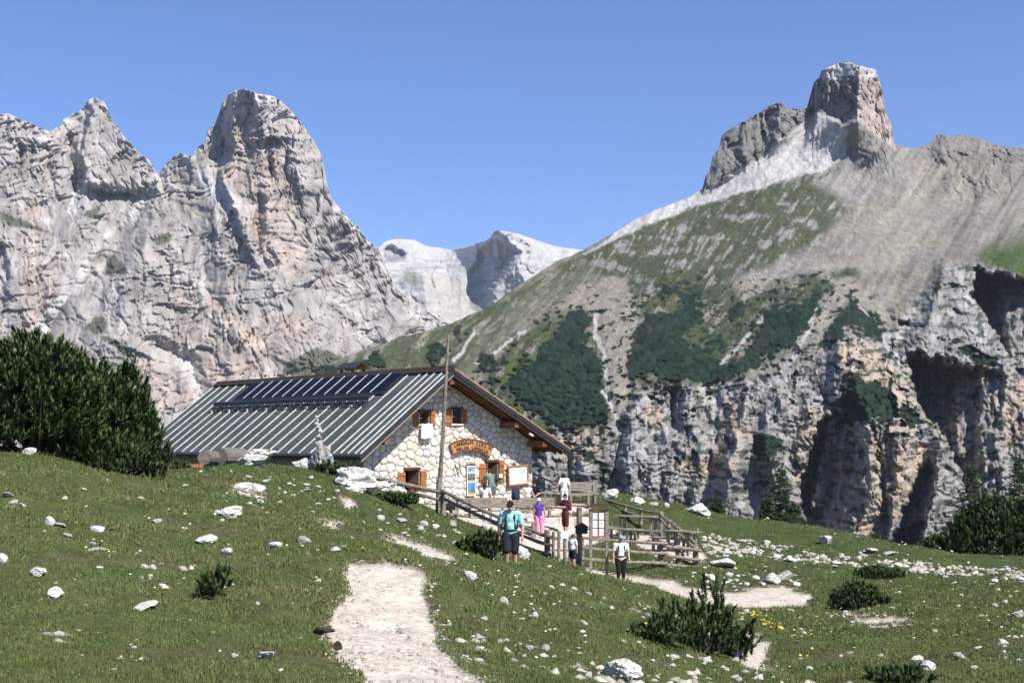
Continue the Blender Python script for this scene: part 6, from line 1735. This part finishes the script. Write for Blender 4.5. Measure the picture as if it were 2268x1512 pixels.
# ---------------------------------------------------------------- grass
def grass_mesh(n, seed):
    r = np.random.default_rng(seed)
    X, Y = view_points(r, n, 7.0, 88.0, -320, 2620)
    pm = path_mask(X, Y, .14, -.02)
    keep = pm < r.random(n) * .9
    bare = bare_mask(X, Y)
    keep &= r.random(n) > .55 * bare
    # not inside the hut
    lx = (X - HX) * cY + (Y - HY) * sY; ly_ = -(X - HX) * sY + (Y - HY) * cY
    keep &= ~((lx > WL - .2) & (lx < WR + .2) & (ly_ > GY - .1) & (ly_ < LEN))
    X = X[keep]; Y = Y[keep]; n = len(X)
    Z = ground_np(X, Y)
    tuft = fbm(X / .55, Y / .55, 3, 671); big = fbm(X / 3.2, Y / 3.2, 3, 672); patch = fbm(X / 1.4, Y / 1.4, 2, 673)
    h = (.022 + .020 * r.random(n)) * (1 + .9 * np.clip(tuft, -.6, 1)) * (1 + .35 * big) * np.clip(.45 + Y / 28, .7, 1.5)
    h = np.maximum(h, .018)
    h = np.where(fbm(X / .30, Y / .30, 2, 676) > .66, h * 1.35, h)
    w = (.0034 + .0024 * r.random(n)) * np.clip(Y / 8, 1, 6.5)
    leaf = (r.random(n) < .16 + .25 * np.clip(patch, 0, 1))          # broad leaves of herbs
    w = np.where(leaf, w * 2.6, w); h = np.where(leaf, h * .55, h)
    a = r.random(n) * 6.283; ln = r.normal(size=(n, 2)) * .45 * h[:, None]
    dx, dy = np.cos(a) * w, np.sin(a) * w
    p0 = np.stack([X - dx, Y - dy, Z - .012], -1); p1 = np.stack([X + dx, Y + dy, Z - .012], -1)
    p3 = np.stack([X + ln[:, 0], Y + ln[:, 1], Z + h], -1)
    V = np.stack([p0, p1, p3], 1).reshape(-1, 3)
    i = np.arange(n) * 3
    F = np.stack([i, i + 1, i + 2], -1)
    g0 = np.array((.158, .198, .058)); g1 = np.array((.080, .115, .035)); dry = np.array((.20, .18, .085)); red = np.array((.11, .055, .025))
    k = np.clip(.5 + .55 * tuft + .25 * r.normal(size=n), 0, 1)[:, None]
    c = g0 * k + g1 * (1 - k)
    k = np.clip(.6 * (big + .02) + .9 * (r.random(n) < .10) * r.random(n), 0, .75)[:, None]
    c = c * (1 - k) + dry * k
    k = (np.clip(fbm(X / 1.1, Y / 1.1, 3, 675) - .5, 0, .3) * 1.4)[:, None]
    c = c * (1 - k) + red * k
    k = ((r.random(n) < .20) * (.35 + .5 * r.random(n)))[:, None]                # some blades picked at random, highlights painted into their colour
    c = c * (1 - k) + np.array((.23, .26, .11)) * k
    c = c * (.8 + .4 * r.random(n))[:, None]
    return V, F, np.repeat(c, 3, 0)
gm, nt_, b_ = new_mat('alpine_grass')
at = nd(nt_, 'ShaderNodeAttribute', attribute_name='Col')
b_.inputs['Roughness'].default_value = .65; b_.inputs['Specular IOR Level'].default_value = .18
nt_.links.new(at.outputs['Color'], b_.inputs['Base Color'])
tr = nd(nt_, 'ShaderNodeBsdfTranslucent'); nt_.links.new(at.outputs['Color'], tr.inputs[0])
mx = nd(nt_, 'ShaderNodeMixShader'); mx.inputs[0].default_value = .28
nt_.links.new(b_.outputs[0], mx.inputs[1]); nt_.links.new(tr.outputs[0], mx.inputs[2])
nt_.links.new(mx.outputs[0], nt_.nodes['Material Output'].inputs[0])
V, F, c = grass_mesh(570000, 5)
tag(link('meadow_grass', np_mesh('meadow_grass', V, F, gm, c)), 'short green alpine grass and herbs covering the meadow', None, None, 'stuff')

# yellow and white flowers
def flowers(name, label, spots, col, n, spread, seed):
    r = np.random.default_rng(seed); Vs = []
    for u, v in spots:
        c0 = G(u, v)
        for k in range(n):
            x = c0.x + r.normal() * spread; y = c0.y + r.normal() * spread * 1.5
            z = gz(x, y) + r.uniform(.04, .10); s = r.uniform(.010, .020) * max(1, y / 14)
            a = r.random() * 3
            Vs += [(x - s * math.cos(a), y - s * math.sin(a), z), (x + s * math.sin(a), y - s * math.cos(a), z + s * .5), (x + s * math.cos(a), y + s * math.sin(a), z + s), (x - s * math.sin(a), y + s * math.cos(a), z + s * .5)]
    V = np.array(Vs); i = np.arange(len(V) // 4) * 4
    tag(link(name, np_mesh(name, V, np.stack([i, i + 1, i + 2, i + 3], -1), simple_mat(name + '_petals', col, col, 3, .7))), label, None, None, 'stuff')
flowers('yellow_flowers', 'strip of yellow flowers beside the lower path', [(1662 + 9 * k, 1362 + 5.5 * k) for k in range(8)] + [(1765, 1420), (1790, 1460), (1450, 1395)], (.62, .48, .02), 4, .12, 8)
flowers('white_flowers', 'tiny white flowers strewn in the grass', [(random.uniform(0, 2268), random.uniform(1120, 1500)) for k in range(70)], (.50, .50, .44), 2, .35, 9)

# ---------------------------------------------------------------- pines and other shrubs
def foliage_mat(name):
    m, nt, b = new_mat(name)
    at = nd(nt, 'ShaderNodeAttribute', attribute_name='Col')
    b.inputs['Roughness'].default_value = .6; b.inputs['Specular IOR Level'].default_value = .2
    nt.links.new(at.outputs['Color'], b.inputs['Base Color'])
    return m
needle_mat = foliage_mat('pine_needles')
bark = simple_mat('grey_pine_bark', (.03, .024, .019), (.085, .07, .056), 9, .95, .5, .01, 5)

def needles(shoots, r, per=34, g0=(.024, .045, .016), g1=(.074, .115, .036)):
    """shoots: list of (base, dir, length, needle length); every shoot is a bottle brush of needle blades"""
    B = np.array([s[0] for s in shoots]); D = np.array([s[1] for s in shoots]); L = np.array([s[2] for s in shoots]); NL = np.array([s[3] for s in shoots])
    D = D / np.linalg.norm(D, axis=1)[:, None]
    n = len(B)
    t = (np.arange(per)[None] + r.random((n, per))) / per
    ax = np.cross(D, np.array((.31, .77, .55))[None]); ax /= np.linalg.norm(ax, axis=1)[:, None]
    ay = np.cross(D, ax)
    ph = r.random((n, per)) * 6.283
    rad = np.cos(ph)[..., None] * ax[:, None] + np.sin(ph)[..., None] * ay[:, None]
    base = B[:, None] + D[:, None] * (t * L[:, None])[..., None]
    k = .55 + .9 * t
    tip = base + (rad * (1.25 - .55 * t)[..., None] + D[:, None] * k[..., None]) * (NL[:, None] * (.75 + .5 * r.random((n, per))))[..., None]
    sd_ = np.cross(D[:, None], rad) * (NL[:, None] * .27)[..., None]
    V = np.stack([base - sd_, base + sd_, tip], 2).reshape(-1, 3)
    i = np.arange(n * per) * 3
    F = np.stack([i, i + 1, i + 2], -1)
    kk = np.clip(.15 + .75 * t + .2 * r.normal(size=(n, per)), 0, 1)[..., None] * (.75 + .5 * r.random(n))[:, None, None]
    c = np.array(g1) * kk + np.array(g0) * (1 - np.clip(kk, 0, 1))
    return V, F, np.repeat(c.reshape(-1, 3), 3, 0)

def mugo(label, base, rx, ry, H, n, seed, per=34, nl=.06, sl=.24, name='mountain_pine', lean=(0.0, 0.0), fill=.5, cat='pine bush', hz=.55, cols=None):
    """many-stemmed dwarf pine: stems fan out of the ground and end in upright shoots"""
    r = np.random.default_rng(seed); rr = random.Random(seed)
    t = thing(name, label, cat, base)
    sh = []; mb = MB()
    ns = max(4, int(n / 40))
    stems = []
    for k in range(ns):
        a = rr.uniform(0, 6.283); q = math.sqrt(rr.random())
        top = Vector((math.cos(a) * q * rx + lean[0] * H, math.sin(a) * q * ry + lean[1] * H, H * (1 - .5 * q ** 2.2) * rr.uniform(.5, .8)))
        foot = Vector((top.x * .42, top.y * .42, -.1))
        mid = foot.lerp(top, .5) + Vector((top.x * .10, top.y * .10, -.08 * H))
        stems.append((foot, mid, top))
        mb.tube([foot, mid, top], [.022 * H / 2 + .008, .014 * H / 2 + .005, .004], 5, False)
    tag(mb.build('branches', bark, t), kind='stuff')
    lob = [(rr.uniform(0, 6.283), rr.uniform(.2, 1.0), rr.uniform(-.22, .16), rr.uniform(.25, .5)) for _ in range(9)]
    for k in range(n):
        a = rr.uniform(0, 6.283); q = rr.random() ** .55
        ht = 1 - .50 * q ** 2.6
        for la, lq, lh, lw in lob:                       # uneven top: lobes and gaps
            e2 = (q * math.cos(a) - lq * math.cos(la)) ** 2 + (q * math.sin(a) - lq * math.sin(la)) ** 2
            ht += lh * math.exp(-e2 / (lw * lw))
        down = rr.random() ** 1.7 if rr.random() < .75 else rr.random()
        zz = H * ht * (1 - (1 - hz * .25) * down) - .5 * sl
        p = Vector((math.cos(a) * q * rx + lean[0] * zz, math.sin(a) * q * ry + lean[1] * zz, max(zz, .02)))
        d = Vector((math.cos(a) * q * .45 + rr.gauss(0, .22), math.sin(a) * q * .45 + rr.gauss(0, .22), 1.0))
        sh.append((tuple(p), tuple(d), sl * rr.uniform(.55, 1.35), nl * rr.uniform(.8, 1.25)))
    V, F, c = needles(sh, r, per, *(cols or ()))
    tag(link('crown', np_mesh('crown', V, F, needle_mat, c), t), kind='stuff')
    return t
random.seed(55)
def gat(u, d): return on_ground(u, d)
mugo('tall dark pine thicket at the left picture edge', gat(70, 30.5), 1.55, 1.3, 2.75, 1500, 1, 26, .085, .28)
mugo('dark pine thicket behind the left one, its top level with the ridge', gat(165, 32.0), 1.25, 1.2, 2.8, 1300, 2, 26, .085, .28)
mugo('dark pine bush between the thicket and the hut roof', gat(262, 32.2), .95, 1.0, 2.3, 1100, 3, 26, .085, .28)
mugo('dark pine thicket cut by the left picture edge', gat(-70, 30.0), 1.4, 1.2, 2.9, 700, 4, 26, .085, .28)
mugo('thin young pine leaning over the left end of the hut roof', gat(335, 33.0), .38, .35, 1.35, 110, 5, 40, .055, .25, lean=(.15, 0))
mugo('low dark pine skirt at the foot of the thicket', gat(215, 31.0), 1.3, .6, .9, 600, 6, 22, .06, .22)
mugo('young pine bush with upright shoots at lower right', G(1530, 1440), .50, .42, .72, 60, 7, 44, .052, .22, cols=((.028, .05, .016), (.085, .125, .038)))
mugo('taller young pine with a leading shoot right of the upright bush', G(1578, 1448), .30, .30, 1.12, 56, 8, 44, .052, .22, hz=.35, cols=((.028, .05, .016), (.08, .12, .036)))
mugo('small pine leaning right beside the lower path', G(1622, 1455), .25, .2, .5, 60, 9, 40, .05, .16, lean=(.4, 0))
mugo('little dark pine alone in the left meadow', G(468, 1322), .15, .13, .27, 34, 10, 34, .04, .10, lean=(.35, 0))
mugo('rounded dark juniper mound at the right', G(1905, 1345), .72, .6, .55, 420, 11, 34, .05, .10, 'juniper', cat='juniper', hz=.2)
mugo('flat green juniper mound above the dark one', G(1948, 1278), .95, .7, .42, 420, 12, 34, .05, .09, 'juniper', cat='juniper', hz=.2, cols=((.04, .07, .02), (.085, .12, .035)))
mugo('leafy dark shrub left of the man in turquoise', G(1065, 1232), .62, .5, .62, 300, 13, 30, .06, .12, 'shrub', cat='shrub', hz=.2)
mugo('green juniper under the handrail', G(880, 1118), .65, .5, .50, 300, 14, 34, .055, .11, 'juniper', cat='juniper', hz=.2)
mugo('low green shrub on the cairn boulder', G(735, 1052), .5, .4, .5, 110, 15, 34, .055, .11, 'shrub', cat='shrub', hz=.2)
mugo('low shrub left of the firewood under the eave', P(385, 1050, 41.0), .55, .4, .35, 90, 16, 30, .055, .1, 'shrub', cat='shrub', hz=.2)
mugo('small heather-green shrub left of the young pines', G(1462, 1425), .42, .35, .34, 80, 17, 34, .05, .12, 'shrub', cat='shrub', hz=.2)
mugo('dark low shrub at the lower right picture edge', G(1990, 1508), .34, .3, .12, 60, 18, 30, .05, .07, 'shrub', cat='shrub', hz=.2, cols=((.03, .05, .018), (.06, .085, .03)))
mugo('dark pine thicket at the right picture edge', gat(2215, 69.0), 2.6, 1.6, 3.0, 1100, 19, 24, .13, .34)
mugo('dark pine bush left of the right edge thicket', gat(2110, 74.0), 1.7, 1.3, 1.9, 700, 20, 24, .13, .32)
mugo('low pine bushes on the skyline right of centre', gat(1790, 83.0), 1.7, 1.2, 1.1, 400, 21, 30, .11, .2)
mugo('small dark bush on the skyline in front of the pale cliff', gat(1933, 80.0), .62, .6, 1.35, 260, 22, 34, .09, .22)
mugo('low dark bush at the far right of the skyline', gat(2040, 78.0), 1.0, .8, .8, 260, 23, 30, .1, .2)

def conifer(label, base, H, R_, seed, per=12, lean=0.0, name='conifer'):
    """tapered trunk with drooping whorls of twigs"""
    r = np.random.default_rng(seed); rr = random.Random(seed)
    t = thing(name, label, 'conifer', base)
    MB().tube([(0, 0, -.4), (lean * .5, 0, H * .5), (lean, 0, H)], [.05 * H / 5 + .05, .035 * H / 5 + .03, .01], 7).build('trunk', bark, t)
    sh = []; mb = MB()
    z = .10 * H
    while z < H * .97:
        k = 1 - z / H
        nb_ = rr.randint(5, 8)
        for b in range(nb_):
            a = rr.uniform(0, 6.283); L = R_ * (k ** .8 * 1.0 + .06) * rr.uniform(.6, 1.12)
            p0 = Vector((lean * z / H, 0, z + rr.uniform(-.05, .05) * H * .3)); tip = p0 + Vector((math.cos(a) * L, math.sin(a) * L, L * rr.uniform(-.28, .10)))
            mb.tube([p0, tip], [.012 + .012 * k, .005], 4, False)
            m = max(3, int(L / .10))
            for q in range(m):
                s = (q + rr.random()) / m
                p = p0.lerp(tip, .12 + .88 * s)
                d = Vector((math.cos(a + rr.gauss(0, .9)), math.sin(a + rr.gauss(0, .9)), rr.uniform(-.35, .35)))
                sh.append((tuple(p), tuple(d), rr.uniform(.14, .32) * (1.1 - .4 * s), .085))
        z += H * rr.uniform(.030, .045)
    tag(mb.build('branches', bark, t), kind='stuff')
    sh.append(((lean, 0, H * .96), (0, 0, 1), H * .05, .06))
    V, F, c = needles(sh, r, per, (.028, .052, .022), (.066, .105, .040))
    tag(link('crown', np_mesh('crown', V, F, needle_mat, c), t), kind='stuff')
    return t
conifer('pointed spruce in front of the grey cliff, centre right', gat(1728, 80.5), 4.2, 1.25, 31)
conifer('shorter spruce leaning on the pointed one', gat(1762, 81.5), 2.4, .9, 32)
conifer('lowest spruce of the trio in front of the cliff', gat(1700, 80.0), 2.2, .8, 33)
conifer('small spruce on the skyline behind the terrace fence', gat(1588, 79.0), 1.55, .62, 34)
conifer('tall spruce left of the thicket at the right edge', gat(2150, 76.0), 6.4, 1.4, 35)
conifer('tall spruce cut by the right picture edge', gat(2258, 72.0), 6.2, 1.5, 36)

# ---------------------------------------------------------------- thin mountain haze
hm = bpy.data.materials.new('thin_haze'); hm.use_nodes = True
hn = hm.node_tree.nodes; hn.remove(hn['Principled BSDF'])
hv = hn.new('ShaderNodeVolumePrincipled')
hv.inputs['Color'].default_value = (.80, .88, 1.0, 1)
hv.inputs['Density'].default_value = 4.2e-5
hv.inputs['Anisotropy'].default_value = 0.2
hm.node_tree.links.new(hv.outputs[0], hn['Material Output'].inputs['Volume'])
hz_o = MB().box(-15000, 15000, -14500, 15000, -143, 1150).build('haze', hm)
tag(hz_o, 'thin pale blue mountain haze', None, None, 'stuff')
